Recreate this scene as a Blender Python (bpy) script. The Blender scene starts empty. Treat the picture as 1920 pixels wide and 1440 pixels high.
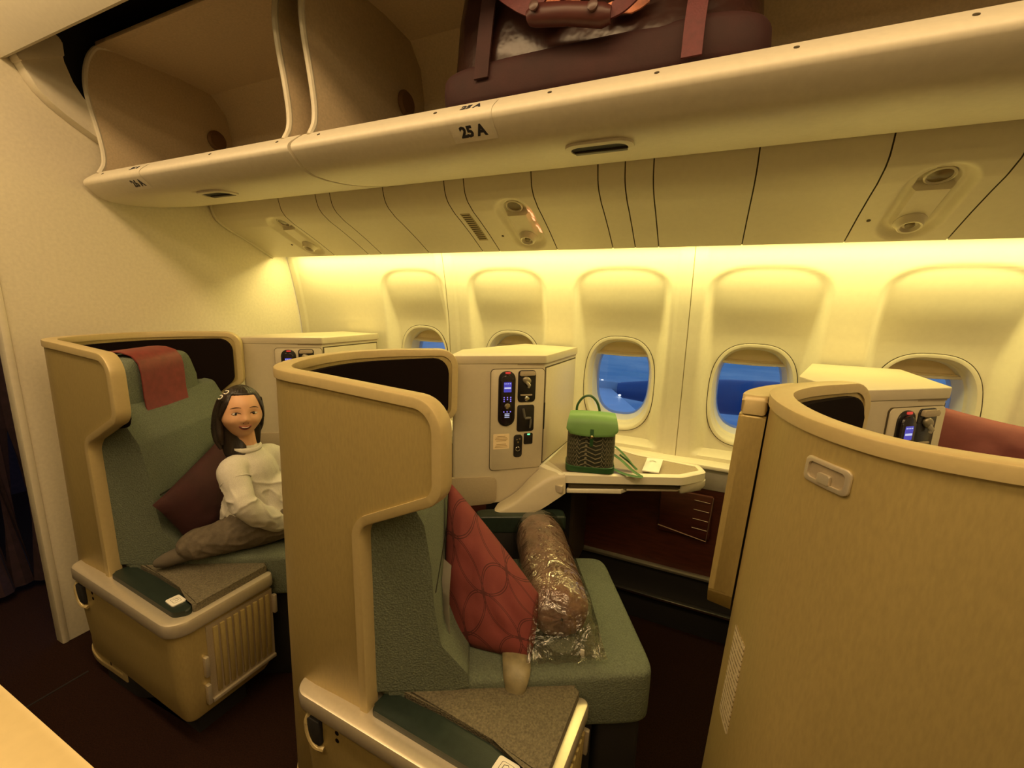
import bpy, bmesh, math, random
from mathutils import Vector, Matrix, noise
random.seed(7)
PI = math.pi
H = 1.38                      # height of the viewpoint above the cabin floor; heights below are given relative to it
SC = bpy.context.scene
COL = SC.collection

# ------------------------------------------------------------------ camera
cd = bpy.data.cameras.new('camera'); cam = bpy.data.objects.new('camera', cd); COL.objects.link(cam)
EX = Vector((0.91094443, 0.10099384, -0.3999756)); EY = Vector((0.41168736, -0.1606539, 0.89705286)); EZ = Vector((0.02633917, -0.98183021, -0.18792466))
rgt = Vector((EX[0], EY[0], EZ[0])); dwn = Vector((EX[1], EY[1], EZ[1])); fwd = Vector((EX[2], EY[2], EZ[2]))
M = Matrix((rgt, -dwn, -fwd)).transposed().to_4x4(); M.translation = Vector((0, 0, H)); cam.matrix_world = M
cd.sensor_width = 36; cd.lens = 15.0; cd.clip_start = 0.02; cd.clip_end = 4000
SC.camera = cam
SC.view_settings.view_transform = 'Standard'; SC.view_settings.look = 'None'
SC.view_settings.gamma = 1; SC.view_settings.use_curve_mapping = False
SC.view_settings.exposure = 0.0

# ------------------------------------------------------------------ world: dusk over a cloud deck
w = bpy.data.worlds.new('dusk_sky'); SC.world = w; w.use_nodes = True
nt = w.node_tree; N = nt.nodes; L = nt.links; N.clear()
out = N.new('ShaderNodeOutputWorld'); bg = N.new('ShaderNodeBackground'); tc = N.new('ShaderNodeTexCoord')
sx = N.new('ShaderNodeSeparateXYZ'); L.new(tc.outputs['Generated'], sx.inputs[0])
rp = N.new('ShaderNodeValToRGB'); mr = N.new('ShaderNodeMapRange'); mr.inputs[1].default_value = -0.5; mr.inputs[2].default_value = 0.5
L.new(sx.outputs[2], mr.inputs[0]); L.new(mr.outputs[0], rp.inputs[0])
els = rp.color_ramp.elements
els[0].position = 0.0; els[0].color = (0.05, 0.10, 0.28, 1)
els[1].position = 1.0; els[1].color = (0.16, 0.30, 0.62, 1)
for p_, c_ in ((0.22, (0.06, 0.13, 0.33, 1)), (0.36, (0.05, 0.14, 0.33, 1)), (0.46, (0.04, 0.14, 0.33, 1)), (0.52, (0.26, 0.42, 0.75, 1))):
    e = els.new(p_); e.color = c_
mp = N.new('ShaderNodeMapping'); mp.inputs['Scale'].default_value = (2.2, 2.2, 26)
L.new(tc.outputs['Generated'], mp.inputs[0])
ns = N.new('ShaderNodeTexNoise'); ns.inputs['Scale'].default_value = 2.4; ns.inputs['Detail'].default_value = 5; ns.inputs['Roughness'].default_value = 0.6
L.new(mp.outputs[0], ns.inputs['Vector'])
cr = N.new('ShaderNodeValToRGB'); cr.color_ramp.elements[0].position = 0.42; cr.color_ramp.elements[1].position = 0.78
L.new(ns.outputs['Fac'], cr.inputs[0])
mx = N.new('ShaderNodeMix'); mx.data_type = 'RGBA'; mx.inputs[7].default_value = (0.17, 0.28, 0.46, 1)
sc_ = N.new('ShaderNodeMath'); sc_.operation = 'MULTIPLY'; sc_.inputs[1].default_value = 0.55
L.new(cr.outputs[0], sc_.inputs[0]); L.new(sc_.outputs[0], mx.inputs[0]); L.new(rp.outputs[0], mx.inputs[6])
L.new(mx.outputs[2], bg.inputs[0]); bg.inputs[1].default_value = 1.0; L.new(bg.outputs[0], out.inputs[0])

# ------------------------------------------------------------------ lamps of the cabin and an added fill light
def area(name, loc, size, sizey, power, color, aim):
    d = bpy.data.lights.new(name, 'AREA'); d.shape = 'RECTANGLE'; d.size = size; d.size_y = sizey
    d.energy = power; d.color = color
    o = bpy.data.objects.new(name, d); COL.objects.link(o)
    o.location = (loc[0], loc[1], loc[2] + H)
    z = -Vector(aim).normalized(); x = Vector((1, 0, 0)); y = z.cross(x)
    o.rotation_euler = Matrix((x, y, z)).transposed().to_euler()
    return o
area('sidewall_cove_lamp', (-0.25, 1.690, 0.224), 3.75, 0.03, 20.5, (1.0, 0.81, 0.28), (0, 0.05, -1))
area('aisle_ceiling_lamp', (-0.2, 0.26, 1.00), 4.4, 0.24, 42, (1.0, 0.67, 0.33), (0, 0.0, -1))
area('centre_fill_light', (-0.2, -0.45, 1.00), 4.4, 0.24, 15, (1.0, 0.70, 0.35), (0, 0.3, -1))  # unseen strip, added to brighten the bracket arm and bin interiors
area('ceiling_wash_lamp', (-0.6, -0.75, 0.80), 5.0, 0.20, 15, (1.0, 0.76, 0.38), (0, 0.25, 1))

# ------------------------------------------------------------------ helpers
ORG = {}
def _link(o, parent, org):
    COL.objects.link(o); ORG[o.name] = org
    if parent: o.parent = parent
def thing(name, label, cat, loc, group=None, kind=None):
    o = bpy.data.objects.new(name, None); o.empty_display_size = 0.05
    o.location = (loc[0], loc[1], loc[2] + H); _link(o, None, Vector(loc))
    if kind: o['kind'] = kind
    if label: o['label'] = label
    if cat: o['category'] = cat
    if group: o['group'] = group
    return o
def mesh_of(bm, org, smooth=35, recalc=True):
    if recalc: bmesh.ops.recalc_face_normals(bm, faces=bm.faces[:])
    me = bpy.data.meshes.new('mesh')
    bmesh.ops.translate(bm, vec=-Vector(org), verts=bm.verts[:])
    bm.to_mesh(me); bm.free()
    if smooth:
        me.shade_smooth(); me.set_sharp_from_angle(angle=math.radians(smooth))
    return me
def part(name, bm, m, parent, label=None, smooth=35, recalc=True):
    org = ORG[parent.name]
    me = mesh_of(bm, org, smooth, recalc); me.materials.append(m); me.name = name
    o = bpy.data.objects.new(name, me); _link(o, parent, org)
    if label: o['label'] = label
    return o
def solo(name, bm, m, label, cat, loc, group=None, kind=None, smooth=35, recalc=True):
    me = mesh_of(bm, Vector(loc), smooth, recalc); me.materials.append(m); me.name = name
    o = bpy.data.objects.new(name, me); o.location = (loc[0], loc[1], loc[2] + H); _link(o, None, Vector(loc))
    if kind: o['kind'] = kind
    if label: o['label'] = label
    if cat: o['category'] = cat
    if group: o['group'] = group
    return o
def dup(root, dx, label=None, skip=()):
    r = root.copy(); COL.objects.link(r); r.location.x += dx
    ORG[r.name] = ORG[root.name] + Vector((dx, 0, 0))
    if label: r['label'] = label
    for ch in root.children:
        if ch.name.split('.')[0] in skip: continue
        c = ch.copy(); COL.objects.link(c); c.parent = r; ORG[c.name] = ORG[r.name]
        for g in ch.children:
            d = g.copy(); COL.objects.link(d); d.parent = c; ORG[d.name] = ORG[r.name]
    return r

def NB(): return bmesh.new()
def box(bm, x0, x1, y0, y1, z0, z1, bev=0, seg=2, mtx=None):
    vs = [bm.verts.new((x, y, z)) for x in (x0, x1) for y in (y0, y1) for z in (z0, z1)]
    q = lambda *i: bm.faces.new([vs[k] for k in i])
    fs = [q(0,1,3,2), q(4,6,7,5), q(0,4,5,1), q(2,3,7,6), q(0,2,6,4), q(1,5,7,3)]
    nv = vs
    if bev:
        es = list({e for f in fs for e in f.edges})
        r = bmesh.ops.bevel(bm, geom=es, offset=bev, segments=seg, affect='EDGES', profile=0.5)
        nv = list({v for v in r['verts']} | {v for f in r['faces'] for v in f.verts} | {v for v in vs if v.is_valid})
    if mtx is not None: bmesh.ops.transform(bm, matrix=mtx, verts=[v for v in nv if v.is_valid])
    return bm
def B(*a, **k): return box(NB(), *a, **k)
def rpoly(pts, seg=6):
    """pts: (x, y, radius) corners -> rounded polygon"""
    out = []; n = len(pts)
    for i in range(n):
        p = Vector(pts[i][:2]); a = Vector(pts[i-1][:2]); b = Vector(pts[(i+1) % n][:2]); r = pts[i][2] if len(pts[i]) > 2 else 0
        if r <= 1e-6: out.append(p.copy()); continue
        u = (a - p); v = (b - p); lu, lv = u.length, v.length; u.normalize(); v.normalize()
        c = max(-1, min(1, u.dot(v))); ang = math.acos(c)
        if ang > PI - 0.02: out.append(p.copy()); continue
        t = min(r / math.tan(ang / 2), lu * 0.49, lv * 0.49)
        rr = t * math.tan(ang / 2)
        cen = p + (u + v).normalized() * (rr / math.sin(ang / 2))
        s = p + u * t; e = p + v * t
        a0 = math.atan2(s.y - cen.y, s.x - cen.x); a1 = math.atan2(e.y - cen.y, e.x - cen.x)
        d = a1 - a0
        while d > PI: d -= 2 * PI
        while d < -PI: d += 2 * PI
        for k in range(seg + 1):
            q = a0 + d * k / seg; out.append(Vector((cen.x + rr * math.cos(q), cen.y + rr * math.sin(q))))
    return out
def offset_poly(pts, d):
    """inward offset of a counter-clockwise corner list, radii kept sensible"""
    n = len(pts); P = [Vector(p[:2]) for p in pts]; res = []
    for i in range(n):
        a, p, b = P[i-1], P[i], P[(i+1) % n]
        e1 = (p - a).normalized(); e2 = (b - p).normalized()
        n1 = Vector((-e1.y, e1.x)); n2 = Vector((-e2.y, e2.x))
        bis = n1 + n2; bl = bis.length
        bis = bis / bl if bl > 1e-6 else n1
        k = d / max(0.35, bis.dot(n1)); q = p + bis * k
        cross = e1.x * e2.y - e1.y * e2.x
        r = pts[i][2] if len(pts[i]) > 2 else 0
        r2 = 0 if r == 0 else (max(0.004, r - d) if cross > 0 else r + d)
        res.append((q.x, q.y, r2))
    return res
def prism(bm, poly, z0, z1, bev=0, seg=2, plane='XY', top_bev_only=False):
    """extrude polygon poly (2D) between z0 and z1. plane XY: (x,y,h)   YZ: h along X   XZ: h along Y"""
    f = (lambda a, b, h: (a, b, h)) if plane == 'XY' else ((lambda a, b, h: (h, a, b)) if plane == 'YZ' else (lambda a, b, h: (a, h, b)))
    lo = [bm.verts.new(f(p[0], p[1], z0)) for p in poly]; hi = [bm.verts.new(f(p[0], p[1], z1)) for p in poly]
    n = len(poly)
    fl = bm.faces.new(lo[::-1]); fh = bm.faces.new(hi)
    for i in range(n): bm.faces.new((lo[i], lo[(i+1) % n], hi[(i+1) % n], hi[i]))
    if bev:
        es = list(fh.edges) + ([] if top_bev_only else list(fl.edges))
        bmesh.ops.bevel(bm, geom=es, offset=bev, segments=seg, affect='EDGES', profile=0.5)
    return bm
def PR(*a, **k): return prism(NB(), *a, **k)
def cat(pts, n=12, closed=False):
    """Catmull-Rom through 3D points"""
    P = [Vector(p) for p in pts]; out = []; m = len(P)
    rng = range(m if closed else m - 1)
    for i in rng:
        p1, p2 = P[i], P[(i+1) % m]
        p0 = P[i-1] if (i > 0 or closed) else p1 * 2 - p2
        p3 = P[(i+2) % m] if (i + 2 < m or closed) else p2 * 2 - p1
        for k in range(n):
            t = k / n
            out.append(0.5 * ((2*p1) + (p2-p0)*t + (2*p0-5*p1+4*p2-p3)*t*t + (3*p1-p0-3*p2+p3)*t*t*t))
    if not closed: out.append(P[-1].copy())
    return out
def tube(bm, pts, r, sides=8, closed=False, rz=None, caps=True, up=(0, 0, 1)):
    """sweep a circle (or ellipse r x rz) along pts; r may be a list"""
    P = [Vector(p) for p in pts]; n = len(P); rings = []; up = Vector(up)
    for i in range(n):
        a = P[i-1] if (i > 0 or closed) else P[i]; b = P[(i+1) % n] if (i + 1 < n or closed) else P[i]
        t = (b - a).normalized(); s = t.cross(up)
        if s.length < 1e-4: s = t.cross(Vector((0, 1, 0)))
        s.normalize(); q = s.cross(t).normalized()
        ra = r[i] if isinstance(r, (list, tuple)) else r
        rb = ra if rz is None else (rz[i] if isinstance(rz, (list, tuple)) else rz)
        rings.append([bm.verts.new(P[i] + s * (ra * math.cos(2*PI*k/sides)) + q * (rb * math.sin(2*PI*k/sides))) for k in range(sides)])
    for i in range(n if closed else n - 1):
        A, C_ = rings[i], rings[(i+1) % n]
        for k in range(sides): bm.faces.new((A[k], A[(k+1) % sides], C_[(k+1) % sides], C_[k]))
    if caps and not closed:
        bm.faces.new(rings[0][::-1]); bm.faces.new(rings[-1])
    return bm
def T(*a, **k): return tube(NB(), *a, **k)
def lathe(bm, prof, cen, axis=(0, 0, 1), seg=24, cap=True):
    """prof: (radius, height) along axis at cen"""
    ax = Vector(axis).normalized(); s = ax.cross(Vector((1, 0, 0)))
    if s.length < 0.1: s = ax.cross(Vector((0, 1, 0)))
    s.normalize(); q = ax.cross(s); cen = Vector(cen); rings = []
    for r, h in prof:
        rings.append([bm.verts.new(cen + ax*h + s*(r*math.cos(2*PI*k/seg)) + q*(r*math.sin(2*PI*k/seg))) for k in range(seg)])
    for A, C_ in zip(rings, rings[1:]):
        for k in range(seg): bm.faces.new((A[k], A[(k+1) % seg], C_[(k+1) % seg], C_[k]))
    if cap: bm.faces.new(rings[0][::-1]); bm.faces.new(rings[-1])
    return bm
def LT(*a, **k): return lathe(NB(), *a, **k)
def loft(bm, rows, close_u=False):
    V = [[bm.verts.new(p) for p in r] for r in rows]
    for a, b in zip(V, V[1:]):
        n = len(a)
        for k in range(n if close_u else n - 1): bm.faces.new((a[k], a[(k+1) % n], b[(k+1) % n], b[k]))
    return V
def solid_sheet(rows, thick, nrm=None):
    """lofted sheet given thickness along nrm (fixed vector) or along its own normals"""
    bm = NB(); V = loft(bm, rows); bm.normal_update()
    if nrm is None:
        bmesh.ops.solidify(bm, geom=bm.faces[:], thickness=thick)
    else:
        d = Vector(nrm) * thick; R2 = [[Vector(p) + d for p in r] for r in rows]
        V2 = loft(bm, R2)
        nr, nc = len(V), len(V[0])
        for i in range(nr - 1):
            for c in (0, nc - 1): bm.faces.new((V[i][c], V[i+1][c], V2[i+1][c], V2[i][c]))
        for k in range(nc - 1):
            for c in (0, nr - 1): bm.faces.new((V[c][k], V[c][k+1], V2[c][k+1], V2[c][k]))
    return bm
class Path:
    def __init__(s, pts, n=16, smooth=True):
        P = [Vector((p[0], p[1], 0)) for p in pts]
        s.p = cat(P, n) if smooth else P
        s.d = [0.0]
        for a, b in zip(s.p, s.p[1:]): s.d.append(s.d[-1] + (b - a).length)
        s.L = s.d[-1]
    def at(s, t):
        t = max(-0.0, min(s.L, t)); i = 0
        lo, hi = 0, len(s.d) - 2
        while lo < hi:
            m = (lo + hi + 1) // 2
            if s.d[m] <= t: lo = m
            else: hi = m - 1
        i = lo; k = (t - s.d[i]) / max(1e-9, s.d[i+1] - s.d[i])
        a = s.p[max(0, i-1)]; b = s.p[min(len(s.p)-1, i+2)]
        tg = (b - a).normalized()
        return s.p[i].lerp(s.p[i+1], k), Vector((-tg.y, tg.x, 0))
    def find(s, fn):
        return min((fn(p), d) for p, d in zip(s.p, s.d))[1]
def curved(path, outline, d0, d1, bev=0.003, ds=0.025, seg=2, inner=None):
    """panel: outline in (arc length, height) bent along path between normal offsets d0..d1; inner = equal-count hole loop"""
    bm = NB()
    if inner is None:
        prism(bm, outline, d0, d1, bev, seg)
    else:
        n = len(outline)
        o0 = [bm.verts.new((p[0], p[1], d0)) for p in outline]; o1 = [bm.verts.new((p[0], p[1], d1)) for p in outline]
        i0 = [bm.verts.new((p[0], p[1], d0)) for p in inner]; i1 = [bm.verts.new((p[0], p[1], d1)) for p in inner]
        es = []
        for k in range(n):
            j = (k + 1) % n
            bm.faces.new((o0[k], o0[j], o1[j], o1[k])); bm.faces.new((i0[j], i0[k], i1[k], i1[j]))
            bm.faces.new((o1[k], o1[j], i1[j], i1[k])); bm.faces.new((o0[j], o0[k], i0[k], i0[j]))
        bm.edges.ensure_lookup_table()
        if bev:
            sel = []
            for e in bm.edges:
                a, b = e.verts
                if abs(a.co.z - b.co.z) < 1e-6 and len({f.normal.to_tuple(2) for f in e.link_faces} if False else e.link_faces) == 2:
                    pass
            lo = set(o0); hi = set(o1)
            sel = [e for e in bm.edges if (set(e.verts) <= lo) or (set(e.verts) <= hi)]
            bmesh.ops.bevel(bm, geom=sel, offset=bev, segments=seg, affect='EDGES', profile=0.5)
    bmesh.ops.triangulate(bm, faces=[f for f in bm.faces if len(f.verts) > 4])
    s0 = min(v.co.x for v in bm.verts); s1 = max(v.co.x for v in bm.verts)
    k = s0 + ds
    while k < s1 - 1e-4:
        bmesh.ops.bisect_plane(bm, geom=bm.verts[:] + bm.edges[:] + bm.faces[:], plane_co=(k, 0, 0), plane_no=(1, 0, 0), dist=1e-5)
        k += ds
    for v in bm.verts:
        p, nn = path.at(v.co.x); z = v.co.y; v.co = p + nn * v.co.z; v.co.z = z; v.co.x -= 0.036 * max(0.0, min(1.0, (-0.2 - z) / 0.9)) * sstep(-0.62, -0.86, v.co.x)
    return bm
def sstep(a, b, x):
    t = max(0, min(1, (x - a) / (b - a))); return t * t * (3 - 2 * t)
def sqpow(c, e): return math.copysign(abs(c) ** e, c)
def superbox(bm, cx, cy, cz, rx, ry, rz, e1=0.35, e2=0.35, nu=36, nv=20, fn=None, mtx=None):
    """superellipsoid"""
    rings = []
    for i in range(nv + 1):
        v = -PI/2 + PI * i / nv; row = []
        for j in range(nu):
            u = 2 * PI * j / nu
            p = Vector((rx * sqpow(math.cos(v), e1) * sqpow(math.cos(u), e2), ry * sqpow(math.cos(v), e1) * sqpow(math.sin(u), e2), rz * sqpow(math.sin(v), e1)))
            if fn: p = fn(p)
            if mtx is not None: p = mtx @ p
            row.append(p + Vector((cx, cy, cz)))
        rings.append(row)
    bot = sum(rings[0], Vector()) / nu; top = sum(rings[-1], Vector()) / nu
    V = loft(bm, rings[1:-1], close_u=True)
    b = bm.verts.new(bot); t = bm.verts.new(top)
    for k in range(nu):
        bm.faces.new((b, V[0][(k+1) % nu], V[0][k])); bm.faces.new((t, V[-1][k], V[-1][(k+1) % nu]))
    return bm
def interp(tab, x):
    if x <= tab[0][0]: return tab[0][1]
    for (a, b), (c, d) in zip(tab, tab[1:]):
        if x <= c: return b + (d - b) * (x - a) / (c - a)
    return tab[-1][1]
def sstep(a, b, x):
    t = max(0, min(1, (x - a) / (b - a))); return t * t * (3 - 2 * t)
def text_mesh(txt, size, org, right, up, lift=0.0, off=0.0):
    cu = bpy.data.curves.new('lettering', 'FONT'); cu.body = txt; cu.size = size; cu.align_x = 'CENTER'; cu.align_y = 'CENTER'
    cu.offset = off; cu.resolution_u = 2; cu.extrude = 0.0004
    o = bpy.data.objects.new('lettering', cu); COL.objects.link(o)
    dg = bpy.context.evaluated_depsgraph_get(); me = bpy.data.meshes.new_from_object(o.evaluated_get(dg))
    bm = NB(); bm.from_mesh(me)
    bpy.data.objects.remove(o); bpy.data.meshes.remove(me); bpy.data.curves.remove(cu)
    r = Vector(right).normalized(); u = Vector(up).normalized(); n = r.cross(u)
    m = Matrix((r, u, n)).transposed().to_4x4(); m.translation = Vector(org) + n * lift
    bmesh.ops.transform(bm, matrix=m, verts=bm.verts[:]); return bm

# ------------------------------------------------------------------ materials
def mat(name, col, rough=0.5, metal=0.0, var=0.06, vs=30, bump=0.0, bs=300, kind='noise', spec=0.5, coat=0.0, sheen=0.0, stretch=None, emit=None, es=0.0):
    m = bpy.data.materials.new(name); m.use_nodes = True; n = m.node_tree.nodes; l = m.node_tree.links
    b = n['Principled BSDF']; b.inputs['Roughness'].default_value = rough; b.inputs['Metallic'].default_value = metal
    b.inputs['Specular IOR Level'].default_value = spec; b.inputs['Coat Weight'].default_value = coat; b.inputs['Sheen Weight'].default_value = sheen
    tcn = n.new('ShaderNodeTexCoord'); v = tcn.outputs['Object']
    if stretch:
        mpn = n.new('ShaderNodeMapping'); mpn.inputs['Scale'].default_value = stretch; l.new(v, mpn.inputs[0]); v = mpn.outputs[0]
    t = n.new('ShaderNodeTexNoise'); t.inputs['Scale'].default_value = vs; t.inputs['Detail'].default_value = 4; l.new(v, t.inputs['Vector'])
    r = n.new('ShaderNodeValToRGB'); r.color_ramp.elements[0].position = 0.3; r.color_ramp.elements[1].position = 0.7
    r.color_ramp.elements[0].color = tuple(c * (1 - var) for c in col) + (1,); r.color_ramp.elements[1].color = tuple(min(1, c * (1 + var)) for c in col) + (1,)
    l.new(t.outputs['Fac'], r.inputs[0]); l.new(r.outputs[0], b.inputs['Base Color'])
    if bump:
        if kind == 'weave':
            t2 = n.new('ShaderNodeTexVoronoi'); t2.inputs['Scale'].default_value = bs; o2 = t2.outputs['Distance']
        else:
            t2 = n.new('ShaderNodeTexNoise'); t2.inputs['Scale'].default_value = bs; t2.inputs['Detail'].default_value = 3; o2 = t2.outputs['Fac']
        l.new(v, t2.inputs['Vector'])
        bp = n.new('ShaderNodeBump'); bp.inputs['Strength'].default_value = bump; bp.inputs['Distance'].default_value = 0.004
        l.new(o2, bp.inputs['Height']); l.new(bp.outputs[0], b.inputs['Normal'])
    if emit:
        b.inputs['Emission Color'].default_value = emit + (1,); b.inputs['Emission Strength'].default_value = es
    return m
MT = {}
MT['cream'] = mat('cream_plastic', (0.74, 0.69, 0.54), 0.42, var=0.02, vs=60, bump=0.02, bs=500)
MT['wallfilm'] = mat('bulkhead_laminate', (0.70, 0.64, 0.50), 0.55, var=0.05, vs=90, bump=0.05, bs=400)
MT['binwhite'] = mat('bin_plastic', (0.70, 0.64, 0.50), 0.45, var=0.03, vs=80, bump=0.02, bs=600)
MT['binlining'] = mat('bin_lining', (0.60, 0.48, 0.31), 0.75, var=0.08, vs=150, bump=0.08, bs=400)
MT['shell'] = mat('champagne_shell', (0.465, 0.360, 0.145), 0.42, metal=0.25, var=0.06, vs=220, bump=0.03, bs=500, stretch=(1, 1, 0.25))
MT['trim'] = mat('shell_trim', (0.53, 0.42, 0.205), 0.38, metal=0.15, var=0.03, vs=100)
MT['lining'] = mat('dark_lining', (0.008, 0.004, 0.003), 0.9, spec=0.1, var=0.15, vs=300, bump=0.1, bs=600)
MT['green'] = mat('green_fabric', (0.125, 0.147, 0.104), 0.92, var=0.24, vs=260, bump=0.4, bs=230, kind='weave')
MT['armfabric'] = mat('arm_fabric', (0.135, 0.115, 0.072), 0.9, var=0.35, vs=230, bump=0.5, bs=220, kind='weave')
MT['leather'] = mat('dark_green_leather', (0.016, 0.026, 0.020), 0.38, var=0.15, vs=60, bump=0.06, bs=500)
MT['rim'] = mat('champagne_rim', (0.70, 0.62, 0.47), 0.30, metal=0.55, var=0.03, vs=100)
MT['steel'] = mat('polished_metal', (0.75, 0.72, 0.66), 0.22, metal=1.0, var=0.03)
MT['black'] = mat('black_plastic', (0.012, 0.010, 0.010), 0.30, var=0.1)
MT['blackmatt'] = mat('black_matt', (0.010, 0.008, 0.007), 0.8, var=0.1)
MT['gap'] = mat('gap_shadow_rubber', (0.06, 0.045, 0.02), 0.8, var=0.1)
MT['maroon'] = mat('maroon_leatherette', (0.19, 0.032, 0.030), 0.55, var=0.15, vs=40, bump=0.08, bs=300)
MT['pillowred'] = mat('maroon_cotton', (0.040, 0.007, 0.008), 0.85, var=0.2, vs=12, bump=0.15, bs=500)
MT['carpet'] = mat('dark_carpet', (0.020, 0.007, 0.004), 0.95, spec=0.15, var=0.45, vs=260, bump=0.5, bs=500)
MT['wood'] = mat('burgundy_panel', (0.075, 0.018, 0.010), 0.45, var=0.25, vs=14, stretch=(1, 1, 6))
MT['curtain'] = mat('dark_curtain', (0.030, 0.012, 0.018), 0.9, var=0.3, vs=40)
MT['console'] = mat('console_plastic', (0.52, 0.455, 0.32), 0.40, var=0.02, vs=60, bump=0.02, bs=500)
MT['insert'] = mat('shelf_insert', (0.36, 0.29, 0.19), 0.55, var=0.05, vs=200)
MT['seam'] = mat('seam_tan', (0.42, 0.36, 0.20), 0.7, var=0.05)
MT['paper'] = mat('white_paper', (0.80, 0.78, 0.70), 0.6, var=0.03)
MT['ink'] = mat('dark_ink', (0.02, 0.02, 0.03), 0.6, var=0.05)
# ================================================================== structure
o = solo('floor', B(-4.2, 2.6, -2.0, 2.1, -1.42, -1.38), MT['carpet'], 'dark brown carpeted cabin floor', None, (0, 0, -1.38), kind='structure', smooth=0)
del o['label']
bm = NB()
for (x, a, b) in ((-1.95, -0.3, 0.6), (-0.93, -0.3, 0.66)): box(bm, x - 0.004, x + 0.004, a, b, -1.381, -1.3785)
part('carpet_seam', bm, MT['blackmatt'], o, smooth=0)
solo('ceiling', B(-4.2, 2.6, -2.0, 0.69, 1.02, 1.06), MT['cream'], None, None, (0, 0, 1.02), kind='structure', smooth=0)
solo('wall_back', B(-4.2, 2.6, -2.04, -2.0, -1.38, 1.06), MT['cream'], None, None, (0, -2, -1.38), kind='structure', smooth=0)
solo('wall_front', B(2.6, 2.64, -2.0, 2.1, -1.38, 1.06), MT['cream'], None, None, (2.6, 0, -1.38), kind='structure', smooth=0)
solo('wall_far', B(-4.24, -4.2, -2.0, 2.1, -1.38, 1.06), MT['curtain'], None, None, (-4.2, 0, -1.38), kind='structure', smooth=0)
# ceiling header over the bins
prof = [(0.60, 1.03), (0.60, 0.92), (0.66, 0.83), (0.70, 0.775), (0.735, 0.742), (0.75, 0.75), (0.745, 0.775), (0.72, 0.85), (0.72, 1.03)]
solo('trim_1', PR(prof, -2.20, 2.58, plane='YZ'), MT['binwhite'], None, None, (0, 0.7, 0.74), kind='structure')
solo('trim_2', B(-4.2, 2.6, 0.72, 2.08, 0.99, 1.05), MT['blackmatt'], None, None, (0, 1.4, 1.0), kind='structure', smooth=0)
solo('wall_outer', B(-4.2, 2.6, 1.76, 2.08, 0.36, 1.0), MT['blackmatt'], None, None, (0, 1.9, 0.36), kind='structure', smooth=0)
# bulkhead at the end of the cabin section
wl = solo('wall_left', B(-2.235, -2.20, 0.640, 1.99, -1.38, 1.02), MT['wallfilm'], None, None, (-2.2, 1.3, -1.38), kind='structure', smooth=0)
part('edge_trim', B(-2.245, -2.192, 0.618, 0.640, -1.38, 1.02, bev=0.006), MT['binwhite'], wl)
bm = NB()
for k in range(14):
    x = -2.75 - 0.035 * (k % 2); y = 0.02 + k * 0.075
    tube(bm, [(x, y, -1.34), (x, y + 0.01, -0.6), (x, y, 0.75)], 0.045, 8)
solo('curtain', bm, MT['curtain'], 'dark purple curtain hanging in the aisle behind the bulkhead', 'curtain', (-2.75, 0.5, -1.34))

# ---------------- sidewall with scooped window recesses
WX = [-1.366, -0.848, -0.33, 0.188, 0.706]
SEAMS = [-2.198, -1.160, -0.062, 0.972, 2.0]
WT = [(-1.40, 1.815), (-0.66, 1.845), (-0.3, 1.838), (-0.1, 1.822), (0.1, 1.786), (0.25, 1.750), (0.45, 1.69)]
def wall_y(z):
    # smoothed table
    return (interp(WT, z - 0.05) + 2 * interp(WT, z) + interp(WT, z + 0.05)) / 4
def recess(x, z):
    d = 0.0
    for c in WX:
        dx = abs(x - c)
        if dx > 0.26: continue
        top = 0.150
        zt = max(0.0, z - (top - 0.12)) / 0.12
        f = (1 - ((dx / 0.196) ** 3 + zt ** 3) ** (1 / 3)) * 0.15
        e = 0.018 + 0.026 * sstep(0.10, -0.45, z)
        m = sstep(-0.002, e, f)
        dep = 0.008 + 0.048 * sstep(0.15, -0.17, z)
        pk = math.exp(-((dx / 0.17) ** 4)) * sstep(0.02, -0.14, z) * 0.010
        bot = sstep(-0.595, -0.585, z)
        d = max(d, m * (dep + pk) * bot)
    for s in SEAMS:
        q = abs(x - s)
        if q < 0.05: d -= 0.005 * sstep(0.05, 0.044, q)
    return d
def surf(x, z): return wall_y(z) + recess(x, z)
ZC = -0.345; HW, HH, EXPO = 0.150, 0.208, 2.7
def inwin(x, z, hw, hh, zc=ZC):
    for c in WX:
        if (abs(x - c) / hw) ** EXPO + (abs(z - zc) / hh) ** EXPO < 1: return True
    return False
wall = thing('wall_window', None, None, (0, 1.84, -0.64), kind='structure')
for a, b in zip(SEAMS, SEAMS[1:]):
    x0 = a + 0.0016; x1 = min(b - 0.0016, 2.0); nx = int((x1 - x0) / 0.0085); nz = 112; z0, z1 = -0.615, 0.345
    bm = NB(); G = []
    for j in range(nz + 1):
        z = z0 + (z1 - z0) * j / nz
        G.append([(x0 + (x1 - x0) * i / nx, z) for i in range(nx + 1)])
    VV = {}
    def gv(i, j):
        if (i, j) not in VV:
            x, z = G[j][i]; VV[(i, j)] = bm.verts.new((x, surf(x, z), z))
        return VV[(i, j)]
    for j in range(nz):
        for i in range(nx):
            x = (G[j][i][0] + G[j][i+1][0]) / 2; z = (G[j][i][1] + G[j+1][i][1]) / 2
            if inwin(x, z, 0.144, 0.202): continue
            bm.faces.new((gv(i, j), gv(i+1, j), gv(i+1, j+1), gv(i, j+1)))
    o = part('sidewall_panel', bm, MT['cream'], wall, smooth=60, recalc=False)
part('seam_backing', solid_sheet([[(x, wall_y(z) + 0.012, z) for z in [-0.62 + 0.05 * k for k in range(20)]] for x in (-2.199, -2.19)], 0.004, (0, 1, 0)), MT['seam'], wall)
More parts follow.
